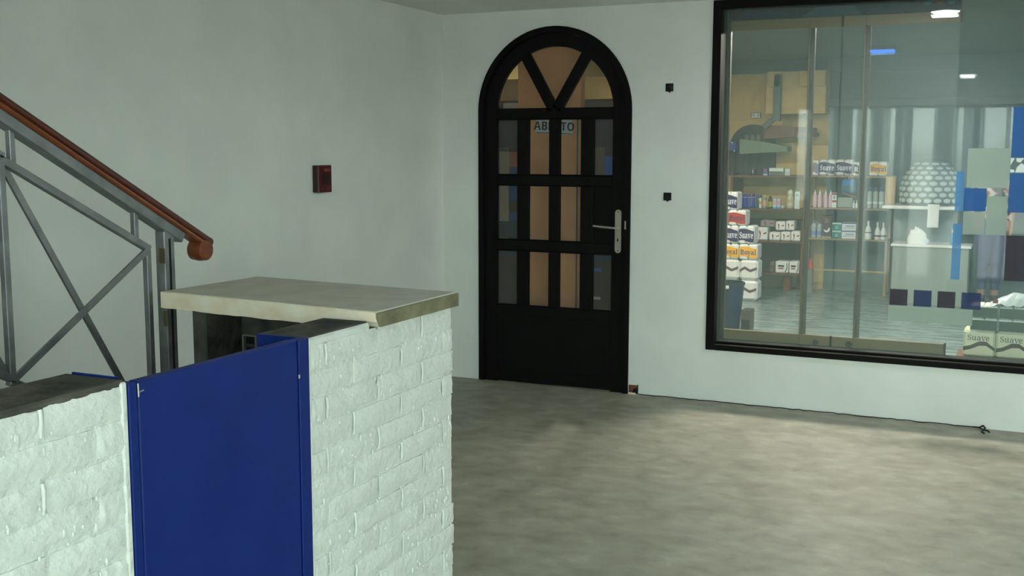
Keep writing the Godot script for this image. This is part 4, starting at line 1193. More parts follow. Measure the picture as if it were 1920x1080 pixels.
	for i in 9:
		var an := deg_to_rad(376.0 - 22.0 * i)
		cres.append(Vector2(-0.006 + cos(an) * 0.024, 0.112 + sin(an) * 0.028))
	obj("crescent", prism(cres, 0.0, 0.001), mats.white_plastic, pb)
	for k in 2:
		carton(["lower", "upper"][k] + " of two stacked teal boxes on the pale rack", "boxes on the pale rack", -1.894, -1.794, 0.623 + 0.088 * k, 0.710 + 0.088 * k, F - 0.01, 0.10, Color(0.06, 0.42, 0.42), "teal_box", [[0.0, 0.80, 1.0, 1.0, Color(0.66, 0.74, 0.70), "teal_strip"], [0.3, 0.2, 0.65, 0.62, Color(0.40, 0.62, 0.62), "teal_mark"]])
		carton(["lower", "upper"][k] + " of two stacked white boxes with violet lines on the pale rack", "boxes on the pale rack", -1.791, -1.638, 0.623 + 0.09 * k, 0.712 + 0.09 * k, F - 0.01, 0.10, Color(0.76, 0.80, 0.84), "lined_box", [[0.0, 0.84, 1.0, 1.0, Color(0.30, 0.28, 0.50), "violet_line"], [0.25, 0.52, 0.9, 0.62, Color(0.22, 0.25, 0.42), "navy_line"], [0.08, 0.30, 0.9, 0.36, Color(0.30, 0.33, 0.50), "navy_line2"]])
	bottle("pump_bottle", "white bottle with a dark red ring on the pale rack's lowest board", "bottle", "white bottles on the lowest board", Vector3(-1.512, 0.623, F - 0.05), [[0.0, 0.0], [0.034, 0.0], [0.036, 0.012], [0.034, 0.09], [0.026, 0.13], [0.012, 0.15]], Color(0.80, 0.84, 0.86), "white_jug", Color(0.80, 0.83, 0.86), [[0.013, 0.148], [0.013, 0.20], [0.0, 0.20]], Color(0.42, 0.22, 0.26), [[0.0365, 0.070], [0.0355, 0.080]])
	for i in 2:
		bottle("pump_bottle", ["left", "right"][i] + " of two white bottles at the right end of the pale rack's lowest board", "bottle", "white bottles on the lowest board", Vector3(-1.415 + 0.062 * i, 0.623, F - 0.05), [[0.0, 0.0], [0.028, 0.0], [0.029, 0.012], [0.029, 0.09], [0.020, 0.12], [0.010, 0.135]], Color(0.80, 0.84, 0.86), "white_jug", Color(0.80, 0.83, 0.86), [[0.011, 0.133], [0.011, 0.19], [0.0, 0.19]], Color(0.62, 0.68, 0.76), [[0.0295, 0.03], [0.0295, 0.05]])
	# left rack, top board
	carton("small blue and red box on the dark rack's top board", "boxes on the dark rack", -2.682, -2.626, 1.311, 1.392, F - 0.02, 0.06, Color(0.10, 0.24, 0.50), "blue_red_box", [[0.25, 0.45, 0.75, 0.85, Color(0.60, 0.20, 0.24), "box_red"], [0.05, 0.0, 0.95, 0.2, Color(0.60, 0.75, 0.80), "box_pale"]])
	carton("long flat white box on the dark rack's top board", "boxes on the dark rack", -2.618, -2.453, 1.311, 1.395, F - 0.04, 0.08, Color(0.76, 0.82, 0.80), "white_box", [[0.0, 0.0, 1.0, 0.55, Color(0.30, 0.34, 0.32), "box_dark"]])
	carton("small grey white box at the right of the dark rack's top board", "boxes on the dark rack", -2.437, -2.375, 1.311, 1.392, F - 0.02, 0.06, Color(0.66, 0.72, 0.70), "grey_box", [[0.2, 0.6, 0.8, 0.85, Color(0.78, 0.82, 0.80), "box_pale2"]])
	bottle("dark_jar", "low dark jar at the left of the dark rack's top board", "jar", "", Vector3(-2.80, 1.311, F - 0.06), [[0.0, 0.0], [0.045, 0.0], [0.05, 0.02], [0.04, 0.06]], Color(0.07, 0.07, 0.08), "black_jar", Color(0.10, 0.10, 0.11), [[0.042, 0.058], [0.042, 0.075], [0.0, 0.078]])
	# left rack, second board
	var o4 := ["leftmost", "second from left", "third from left", "rightmost"]
	for i in 4:
		bottle("blue_can", "%s of four blue spray cans on the dark rack" % o4[i], "can", "blue spray cans", Vector3(-2.918 + 0.043 * i, 0.937, F - 0.03 - (0.03 if i == 3 else 0.0)), [[0.0, 0.0], [0.020, 0.0], [0.0215, 0.008], [0.0215, 0.115]], Color(0.10, 0.16, 0.60), "can_blue", Color(0.16, 0.20, 0.55), [[0.020, 0.124], [0.019, 0.158], [0.0, 0.160]], Color(0.62, 0.50, 0.56), [[0.022, 0.114], [0.021, 0.125]])
	carton("dark teal box behind the jars on the dark rack", "boxes on the dark rack", -2.765, -2.70, 0.937, 1.085, F - 0.06, 0.05, Color(0.10, 0.22, 0.32), "teal_dark_box", [[0.4, 0.6, 0.7, 0.75, Color(0.55, 0.55, 0.30), "box_gold"]])
	carton("narrow white and orange box on the dark rack", "boxes on the dark rack", -2.715, -2.685, 0.937, 1.055, F - 0.015, 0.04, Color(0.76, 0.78, 0.78), "white_orange_box", [[0.1, 0.4, 0.9, 0.68, Color(0.72, 0.45, 0.12), "box_orange"]])
	bottle("honey_bottle", "bottle with a yellow cap and patterned label on the dark rack", "bottle", "", Vector3(-2.655, 0.937, F - 0.03), [[0.0, 0.0], [0.026, 0.0], [0.028, 0.01], [0.028, 0.115], [0.016, 0.13]], Color(0.45, 0.50, 0.44), "patterned_bottle", Color(0.70, 0.62, 0.16), [[0.018, 0.128], [0.018, 0.155], [0.0, 0.158]], Color(0.70, 0.56, 0.42), [[0.0285, 0.03], [0.0285, 0.09]])
	bottle("olive_jar", "dark jar with a yellow green label on the dark rack", "jar", "", Vector3(-2.590, 0.937, F - 0.03), [[0.0, 0.0], [0.024, 0.0], [0.026, 0.01], [0.026, 0.10], [0.016, 0.12]], Color(0.20, 0.14, 0.06), "olive_glass", Color(0.06, 0.06, 0.06), [[0.017, 0.118], [0.017, 0.140], [0.0, 0.142]], Color(0.55, 0.55, 0.08), [[0.0265, 0.02], [0.0265, 0.08]])
	for i in 2:
		carton(["left", "right"][i] + " of two white and pink boxes on the dark rack", "boxes on the dark rack", -2.560 + 0.045 * i, -2.517 + 0.045 * i, 0.937, 1.050, F - 0.02, 0.05, Color(0.62, 0.74, 0.82), "pinkish_box", [[0.1, 0.35, 0.9, 0.85, Color(0.74, 0.55, 0.62), "box_pink"], [0.0, 0.0, 1.0, 0.18, Color(0.30, 0.55, 0.75), "box_aqua"]])
	bottle("small_ball_jar", "small round white jar beside the cream figure", "jar", "", Vector3(-2.448, 0.937, F - 0.03), [[0.0, 0.0], [0.016, 0.003], [0.023, 0.02], [0.016, 0.038]], Color(0.70, 0.72, 0.66), "cream_jar", Color(0.55, 0.50, 0.36), [[0.014, 0.036], [0.014, 0.046], [0.0, 0.047]])
	bottle("cream_figure", "cream rounded ornament on the dark rack", "ornament", "", Vector3(-2.372, 0.937, F - 0.05), [[0.0, 0.0], [0.036, 0.002], [0.044, 0.03], [0.040, 0.07], [0.044, 0.11], [0.030, 0.15]], Color(0.66, 0.66, 0.54), "cream_glaze", Color(0.74, 0.76, 0.70), [[0.028, 0.145], [0.034, 0.175], [0.028, 0.205], [0.0, 0.22]])
	carton("upright white leaflet box at the right end of the dark rack", "boxes on the dark rack", -2.322, -2.262, 0.937, 1.135, F - 0.04, 0.03, Color(0.72, 0.80, 0.80), "leaflet", [[0.2, 0.7, 0.8, 0.85, Color(0.50, 0.60, 0.62), "leaflet_line"]])
	# left rack, third board: white packs with red flashes
	g = "white packs with red flashes on the dark rack"
	var i := 0
	for q in [[-2.735, -2.605, 0.574, 0.722, 0.0, "tall white pack with red flashes at the left of the dark rack's third board"], [-2.588, -2.462, 0.574, 0.672, 0.0, "left of three low white packs with red flashes on the dark rack"], [-2.456, -2.347, 0.574, 0.680, 0.0, "middle of three low white packs with red flashes on the dark rack"], [-2.343, -2.239, 0.574, 0.690, 0.0, "right of three low white packs with red flashes on the dark rack"], [-2.700, -2.536, 0.724, 0.800, -0.05, "grey white pack lying on top, left of the upper row"], [-2.525, -2.414, 0.692, 0.792, -0.03, "white pack with red flashes on top, middle of the upper row"], [-2.410, -2.313, 0.694, 0.802, -0.03, "white pack with red flashes on top, right of the upper row"]]:
		var t := thing("napkin_pack", q[5], "pack", Vector3((q[0] + q[1]) * 0.5, q[2], F + q[4]), g)
		var w: float = q[1] - q[0] - 0.003
		var h: float = q[3] - q[2] - 0.001
		obj("wrapper", box2(Vector3(-w * 0.5, 0, -0.18), Vector3(w * 0.5, h, 0), 0.012), mats.white_plastic if i != 4 else mat("dull_wrap", Color(0.52, 0.50, 0.50), 0.4), t)
		obj("red_flash", prism(PackedVector2Array([Vector2(-w * 0.24, h * 0.05), Vector2(-w * 0.10, h * 0.3), Vector2(-w * 0.08, h * 0.62), Vector2(-w * 0.22, h * 0.8), Vector2(-w * 0.25, h * 0.62), Vector2(-w * 0.17, h * 0.4)]), 0.0, 0.001), mat("flash_red", Color(0.52, 0.12, 0.16), 0.5), t)
		obj("red_mark", prism(PackedVector2Array([Vector2(w * 0.14, h * 0.44), Vector2(w * 0.40, h * 0.52), Vector2(w * 0.40, h * 0.66), Vector2(w * 0.16, h * 0.56)]), 0.0, 0.001), mat("mark_red", Color(0.40, 0.10, 0.13), 0.5), t)
		i += 1
	# left rack, lowest board: white packs with dark print
	g = "white printed packs on the dark rack's lowest board"
	for q in [[-2.571, -2.516, 0.33, "brownish half hidden pack on the dark rack's lowest board"], [-2.508, -2.360, 0.34, "left white pack with red and black print on the dark rack's lowest board"], [-2.354, -2.240, 0.345, "right white pack with red and black print on the dark rack's lowest board"]]:
		var t := thing("towel_pack", q[3], "pack", Vector3((q[0] + q[1]) * 0.5, 0.207, F - 0.01), g)
		var w: float = q[1] - q[0] - 0.003
		var h: float = q[2] - 0.207
		obj("wrapper", box2(Vector3(-w * 0.5, 0, -0.18), Vector3(w * 0.5, h, 0), 0.010), mats.white_plastic if w > 0.08 else mat("brown_wrap", Color(0.42, 0.34, 0.28), 0.5), t)
		obj("dark_print", box2(Vector3(-w * 0.30, h * 0.52, 0), Vector3(w * 0.18, h * 0.68, 0.001)), mats["ink"], t)
		obj("red_print", box2(Vector3(-w * 0.28, h * 0.34, 0), Vector3(w * 0.15, h * 0.44, 0.001)), mats["flash_red"], t)
		obj("dark_swoosh", prism(PackedVector2Array([Vector2(w * 0.22, h * 0.08), Vector2(w * 0.38, h * 0.45), Vector2(w * 0.36, h * 0.9), Vector2(w * 0.42, h * 0.9), Vector2(w * 0.44, h * 0.42), Vector2(w * 0.30, h * 0.08)]), 0.0, 0.001), mats["ink"], t)
	# red cone shaped thing between the racks
	var rc := thing("red_cone", "small red cone standing between the two racks", "cone", Vector3(-2.112, 0.0, F + 0.02))
	obj("stand", box2(Vector3(-0.03, 0.0, -0.03), Vector3(0.03, 0.275, 0.03), 0.004), mat("stand_grey", Color(0.40, 0.42, 0.42), 0.6), rc)
	obj("cone", lathe([[0.0, 0.275], [0.036, 0.275], [0.034, 0.285], [0.014, 0.39], [0.0, 0.395]], 16), mat("cone_red", Color(0.62, 0.14, 0.12), 0.5), rc)
	# the tall stack of packs by the left edge of the window
	var S := -11.62
	g = "paper roll packs stacked at the left edge of the window"
	var orange := Color(0.66, 0.16, 0.04)
	var yel := Color(0.90, 0.68, 0.04)
	for k in 2:
		var y0: float = [0.0, 0.222][k]
		for s in 2:
			var t := thing("wrapped_bale", ["left", "right"][s] + " white wrapped bale in the " + ["bottom", "second"][k] + " layer of the tall stack", "paper rolls", Vector3(-2.792 + 0.20 * s, y0, S), g)
			obj("wrapper", box2(Vector3(-0.098, 0.0, -0.24), Vector3(0.098, 0.219, 0.0), 0.028), mats.white_plastic, t)
			obj("printed_wave", prism(PackedVector2Array([Vector2(-0.09, 0.085), Vector2(-0.04, 0.115), Vector2(0.02, 0.085), Vector2(0.09, 0.115), Vector2(0.09, 0.145), Vector2(0.02, 0.115), Vector2(-0.04, 0.148), Vector2(-0.09, 0.115)]), 0.0, 0.001), mat("wave_mauve", Color(0.36, 0.28, 0.32), 0.5), t)
	pack(-2.882, -2.702, 0.442, 0.602, S, 0.22, yel, "yellow_left", "Royal", Color(0.10, 0.22, 0.52), "left yellow paper pack in the tall stack", g)
	pack(-2.699, -2.501, 0.442, 0.605, S, 0.22, yel, "yellow_right", "Royal", Color(0.10, 0.22, 0.52), "right yellow paper pack in the tall stack", g)
	pack(-2.880, -2.712, 0.606, 0.800, S, 0.22, purple, "purple", "Suave", white, "left purple paper pack in the tall stack, above the yellow one", g)
	pack(-2.710, -2.540, 0.606, 0.800, S, 0.22, purple, "purple", "Suave", white, "right purple paper pack in the tall stack, above the yellow one", g)
	pack(-2.900, -2.826, 0.802, 0.960, S, 0.22, orange, "orange", "", Color(0.10, 0.16, 0.40), "narrow orange pack half hidden at the stack's left edge", g)
	pack(-2.823, -2.636, 0.802, 0.963, S, 0.22, orange, "orange", "Royal", Color(0.08, 0.14, 0.40), "orange paper pack in the tall stack", g)
	pack(-2.885, -2.728, 0.964, 1.155, S, 0.22, purple, "purple", "Suave", white, "topmost purple paper pack of the tall stack", g)
	# blue bin and box in front of it
	var bn := thing("waste_bin", "dark blue plastic bin at the left edge of the window", "bin", Vector3(-2.355, 0.0, -9.75))
	obj("bucket", lathe([[0.0, 0.0], [0.105, 0.0], [0.112, 0.01], [0.145, 0.40], [0.145, 0.405], [0.135, 0.405], [0.10, 0.02], [0.0, 0.02]], 28), mat("bin_navy", Color(0.035, 0.07, 0.22), 0.45), bn)
	obj("rim", lathe([[0.143, 0.395], [0.152, 0.398], [0.152, 0.422], [0.140, 0.424], [0.136, 0.40]], 28), mat("bin_rim", Color(0.04, 0.06, 0.14), 0.4), bn)
	obj("liner_flap", box2(Vector3(-0.035, 0.375, 0.146), Vector3(0.045, 0.405, 0.155), 0.004), mats.white_plastic, bn)
	var bx := thing("low_box", "small brown open box on the floor beside the blue bin", "box", Vector3(-2.165, 0.0, -9.75))
	obj("shell", box2(Vector3(-0.045, 0.0, -0.09), Vector3(0.035, 0.185, 0.09), 0.004), mat("box_brown", Color(0.27, 0.24, 0.19), 0.7), bx)
	obj("dark_opening", box2(Vector3(-0.040, 0.01, 0.09), Vector3(0.030, 0.10, 0.091)), mats.dark_hole, bx)
	# stack right by the glass at the right
	var N := -7.33
	g = "paper roll packs stacked against the glass at the right"
	var green := Color(0.10, 0.20, 0.15)
	var pal := thing("low_bench", "low wooden bench under the packs by the window", "bench", Vector3(0.02, 0.0, N))
	obj("seat", box2(Vector3(-0.34, 0.285, -0.24), Vector3(0.75, 0.325, 0.03), 0.004), wood, pal)
	for lx in [-0.30, 0.70]:
		obj("leg", box2(Vector3(lx - 0.03, 0.0, -0.2), Vector3(lx + 0.03, 0.285, -0.02), 0.003), wood, pal)
	var side := ["left", "middle", "right"]
	for s in 3:
		var x0: float = -0.282 + 0.186 * s
		var t := thing("wrapped_bale", side[s] + " cream bale with a brown wave in the stack against the glass", "paper rolls", Vector3(x0 + 0.092, 0.326, N), g)
		obj("wrapper", box2(Vector3(-0.0915, 0.0, -0.20), Vector3(0.0915, 0.163, 0.0), 0.012), mat("cream_wrap", Color(0.74, 0.76, 0.66), 0.35), t)
		obj("printed_wave", prism(PackedVector2Array([Vector2(-0.09, 0.035), Vector2(-0.05, 0.045), Vector2(0.0, 0.07), Vector2(0.04, 0.072), Vector2(0.09, 0.04), Vector2(0.09, 0.06), Vector2(0.04, 0.098), Vector2(0.0, 0.098), Vector2(-0.05, 0.07), Vector2(-0.09, 0.06)]), 0.0, 0.001), mat("wave_brown", Color(0.17, 0.10, 0.08), 0.5), t)
		obj("lettering", text_mesh("Suave", 0.034, false, true, true), mats["wave_brown"], t, Vector3(-0.005, 0.118, 0.001))
		for k in 2:
			pack(-0.248 + 0.160 * s, -0.090 + 0.160 * s, 0.490 + 0.080 * k, 0.568 + 0.080 * k, N, 0.19, green, "green", "", white, "%s dark green pack, %s of its column, against the glass" % [side[s], ["lower", "upper"][k]], g, false)
	var bg := thing("plastic_bag", "crumpled clear plastic bag with a red mark on top of the green packs", "bag", Vector3(0.0, 0.650, N))
	var cr := begin()
	var nz := FastNoiseLite.new()
	nz.seed = 4
	nz.frequency = 5.0
	cr.set_smooth_group(1)
	var gx := 16
	var gz := 8
	for ix in gx:
		for iz in gz:
			var c := []
			for d in [[0, 0], [1, 0], [1, 1], [0, 1]]:
				var u: float = (ix + d[0]) / float(gx)
				var v: float = (iz + d[1]) / float(gz)
				var hh: float = sin(u * PI) * sin(v * PI) * 0.07 + absf(nz.get_noise_2d(u * 2.0, v * 1.2)) * 0.03
				c.append(Vector3(-0.14 + 0.34 * u, hh, 0.01 - 0.19 * v))
			for w in [c[0], c[1], c[2], c[0], c[2], c[3]]:
				cr.add_vertex(w)
	cr.generate_normals()
	obj("film", cr.commit(), mat("bag_film", Color(0.72, 0.78, 0.80), 0.2), bg)
	obj("red_mark", box2(Vector3(-0.125, 0.018, 0.010), Vector3(-0.095, 0.042, 0.012)), mats["flash_red"], bg)

func shop_counter() -> void:
	var Z := -12.10
	var c := thing("shop_counter", "long pale shop counter with a white top edge", "counter", Vector3(-0.83, 0.0, Z))
	obj("body", box2(Vector3(-0.365, 0.0, -0.40), Vector3(0.375, 0.60, 0.0), 0.004), mat("counter_pale", Color(0.52, 0.57, 0.55), 0.5), c)
	obj("top", box2(Vector3(-0.385, 0.60, -0.42), Vector3(0.395, 0.628, 0.012), 0.004), mats.white_plastic, c)
	obj("upper_box", box2(Vector3(-0.41, 0.0, -0.73), Vector3(0.235, 0.985, -0.42), 0.004), mat("counter_grey", Color(0.50, 0.56, 0.58), 0.5), c)
	obj("upper_top", box2(Vector3(-0.50, 0.985, -0.75), Vector3(0.26, 1.02, -0.09), 0.006), mats.white_plastic, c)
	var u := thing("cushion_drum", "large white dome covered in oval pads, standing on the shop counter", "pouf", Vector3(-0.885, 1.021, -12.53))
	var dome := [[0.0, 0.0], [0.26, 0.0], [0.30, 0.06], [0.30, 0.18], [0.27, 0.30], [0.21, 0.40], [0.12, 0.465], [0.0, 0.49]]
	obj("dome", lathe(dome, 32), mat("dome_grey", Color(0.42, 0.50, 0.51), 0.7), u)
	var pad := lathe([[0.0, 0.010], [0.6, 0.009], [0.9, 0.005], [1.0, 0.0]], 12)
	var pm := mat("pad_white", Color(0.70, 0.75, 0.75), 0.6)
	var rows := [[0.30, 0.05, 0.0], [0.302, 0.11, 0.5], [0.30, 0.17, 0.0], [0.287, 0.23, 0.5], [0.268, 0.29, 0.0], [0.240, 0.34, 0.5], [0.205, 0.39, 0.0], [0.160, 0.43, 0.5]]
	for rr in rows:
		var n := int(round(TAU * rr[0] / 0.098))
		for k in n:
			var an: float = TAU * (k + rr[2]) / n
			var d := Vector3(sin(an), 0, cos(an))
			if d.z < -0.25:
				continue
			var tilt := clampf((rr[1] - 0.15) / 0.32, 0.0, 1.0) * 1.05
			var nrm := (d * cos(tilt) + Vector3.UP * sin(tilt)).normalized()
			var side := Vector3.UP.cross(d).normalized()
			var upv := nrm.cross(side).normalized()
			var o := obj("oval_pad", pad, pm, u)
			o.transform = Transform3D(Basis(side * 0.043, nrm, upv * 0.025), d * rr[0] + Vector3.UP * rr[1])
	# crumpled cloth, tray and box on the counter
	var cl := thing("crumpled_cloth", "crumpled white cloth on the shop counter", "cloth", Vector3(-0.955, 0.629, -12.16))
	var st := begin()
	st.set_smooth_group(1)
	var nz := FastNoiseLite.new()
	nz.seed = 15
	nz.frequency = 7.0
	for a in 16:
		for b in 7:
			var v := []
			for d in [[0, 0], [1, 0], [1, 1], [0, 1]]:
				var th: float = TAU * (a + d[0]) / 16.0
				var ph: float = 0.5 * PI * (b + d[1]) / 7.0
				var p := Vector3(cos(th) * cos(ph), sin(ph), sin(th) * cos(ph))
				v.append(Vector3(p.x * 0.11, p.y * 0.16, p.z * 0.06) * (1.0 + 0.35 * nz.get_noise_3dv(p)))
			for w in [v[0], v[1], v[2], v[0], v[2], v[3]]:
				st.add_vertex(w)
	st.generate_normals()
	obj("cloth", st.commit(), mats.cloth_white, cl)
	var bb := thing("beige_box", "beige cardboard box left of the white dome", "box", Vector3(-1.30, 1.021, -12.45))
	obj("carton", box2(Vector3(-0.025, 0.0, -0.06), Vector3(0.075, 0.30, 0.06), 0.003), mat("card_beige", Color(0.66, 0.58, 0.42), 0.7), bb)
	obj("flap", box2(Vector3(-0.025, 0.30, -0.06), Vector3(0.075, 0.304, 0.075), 0.001), mats["card_beige"], bb)
	var tw := thing("folded_towel", "white towel draped over the front of the counter box", "towel", Vector3(-0.82, 1.021, -12.19))
	obj("top_fold", box2(Vector3(-0.06, 0.0, -0.022), Vector3(0.06, 0.02, 0.022), 0.006), mats.cloth_white, tw)
	obj("front_fold", box2(Vector3(-0.055, -0.22, 0.003), Vector3(0.055, 0.012, 0.020), 0.006), mats.cloth_white, tw)
	var sb := thing("spray_can", "clear bottle with a blue foot at the counter's right end", "bottle", Vector3(-0.62, 0.629, -12.16))
	obj("body", lathe([[0.0, 0.0], [0.022, 0.0], [0.024, 0.01], [0.024, 0.10], [0.010, 0.13]], 14), mat("aqua_bottle", Color(0.40, 0.62, 0.74), 0.3), sb)
	obj("cap", lathe([[0.011, 0.128], [0.011, 0.16], [0.0, 0.162]], 12), mats.white_plastic, sb)

# ------------------------------------------------------------------ the person in the shop
func smin(a: float, b: float, k: float) -> float:
	var h := clampf(0.5 + 0.5 * (b - a) / k, 0.0, 1.0)
	return lerpf(b, a, h) - k * h * (1.0 - h)

func nets(st: SurfaceTool, bones: Array, cell: float, k: float, paint: Callable) -> void:
	# bones: [a, b, ra, rb]; a field of tapered capsules joined smoothly, meshed as surface nets
	var lo := Vector3(1e9, 1e9, 1e9)
	var hi := -lo
	for b in bones:
		for e in [[b[0], b[2]], [b[1], b[3]]]:
			var p: Vector3 = e[0]
			var r: float = e[1]
			lo = lo.min(p - Vector3(r, r, r))
			hi = hi.max(p + Vector3(r, r, r))
	lo -= Vector3.ONE * (cell * 3.0 + k)
	hi += Vector3.ONE * (cell * 3.0 + k)
	var n := Vector3i(((hi - lo) / cell).ceil()) + Vector3i.ONE
	var f := PackedFloat32Array()
	f.resize(n.x * n.y * n.z)
	f.fill(1.0)
	for b in bones:
		var a: Vector3 = b[0]
		var c: Vector3 = b[1]
		var ra: float = b[2]
		var rb: float = b[3]
		var m := maxf(ra, rb) + k + cell * 2.5
		var i0 := Vector3i(((a.min(c) - Vector3.ONE * m - lo) / cell).floor()).clamp(Vector3i.ZERO, n - Vector3i.ONE)
		var i1 := Vector3i(((a.max(c) + Vector3.ONE * m - lo) / cell).ceil()).clamp(Vector3i.ZERO, n - Vector3i.ONE)
		var ac := c - a
		var l2 := maxf(ac.length_squared(), 1e-9)
		for z in range(i0.z, i1.z + 1):
			for y in range(i0.y, i1.y + 1):
				var row := (z * n.y + y) * n.x
				for x in range(i0.x, i1.x + 1):
					var p := lo + Vector3(x, y, z) * cell
					var t := clampf((p - a).dot(ac) / l2, 0.0, 1.0)
					var d := p.distance_to(a + ac * t) - lerpf(ra, rb, t)
					var o := f[row + x]
					f[row + x] = d if o > 0.9 else smin(o, d, k)
	var where := {}
	var pos := []
	var sx := 1
	var sy := n.x
	var sz := n.x * n.y
	for z in n.z - 1:
		for y in n.y - 1:
			for x in n.x - 1:
				var i := z * sz + y * sy + x
				var cs := [f[i], f[i + sx], f[i + sy], f[i + sx + sy], f[i + sz], f[i + sx + sz], f[i + sy + sz], f[i + sx + sy + sz]]
				var neg := 0
				for v in cs:
					if v < 0.0:
						neg += 1
				if neg == 0 or neg == 8:
					continue
				var sum := Vector3.ZERO
				var cnt := 0
				for e in [[0, 1], [2, 3], [4, 5], [6, 7], [0, 2], [1, 3], [4, 6], [5, 7], [0, 4], [1, 5], [2, 6], [3, 7]]:
					var va: float = cs[e[0]]
					var vb: float = cs[e[1]]
					if (va < 0.0) != (vb < 0.0):
						var t := va / (va - vb)
						var pa := Vector3(e[0] & 1, (e[0] >> 1) & 1, (e[0] >> 2) & 1)
						var pb := Vector3(e[1] & 1, (e[1] >> 1) & 1, (e[1] >> 2) & 1)
						sum += pa.lerp(pb, t)
						cnt += 1
				where[i] = pos.size()
				pos.append(lo + (Vector3(x, y, z) + sum / cnt) * cell)
	var quads := []
	for i in where:
		var base: float = f[i]
		for ax in [[sx, sy, sz], [sy, sz, sx], [sz, sx, sy]]:
			var other: float = f[i + ax[0]]
			if (base < 0.0) == (other < 0.0):
				continue
			var q := [i, i - ax[1], i - ax[1] - ax[2], i - ax[2]]
			if q.all(func(w): return where.has(w)):
				quads.append([q, base < 0.0])
	var norm := []
	norm.resize(pos.size())
	norm.fill(Vector3.ZERO)
	var faces := []
	for q in quads:
		var id := []
		for w in q[0]:
			id.append(where[w])
		if q[1]:
			id.reverse()
		for t in [[0, 1, 2], [0, 2, 3]]:
			var g: Vector3 = (pos[id[t[2]]] - pos[id[t[0]]]).cross(pos[id[t[1]]] - pos[id[t[0]]])
			for j in t:
				norm[id[j]] += g
			faces.append([id[t[0]], id[t[1]], id[t[2]]])
	for t in faces:
		for j in t:
			st.set_color(paint.call(pos[j]))
			st.set_normal((norm[j] as Vector3).normalized())
			st.add_vertex(pos[j])

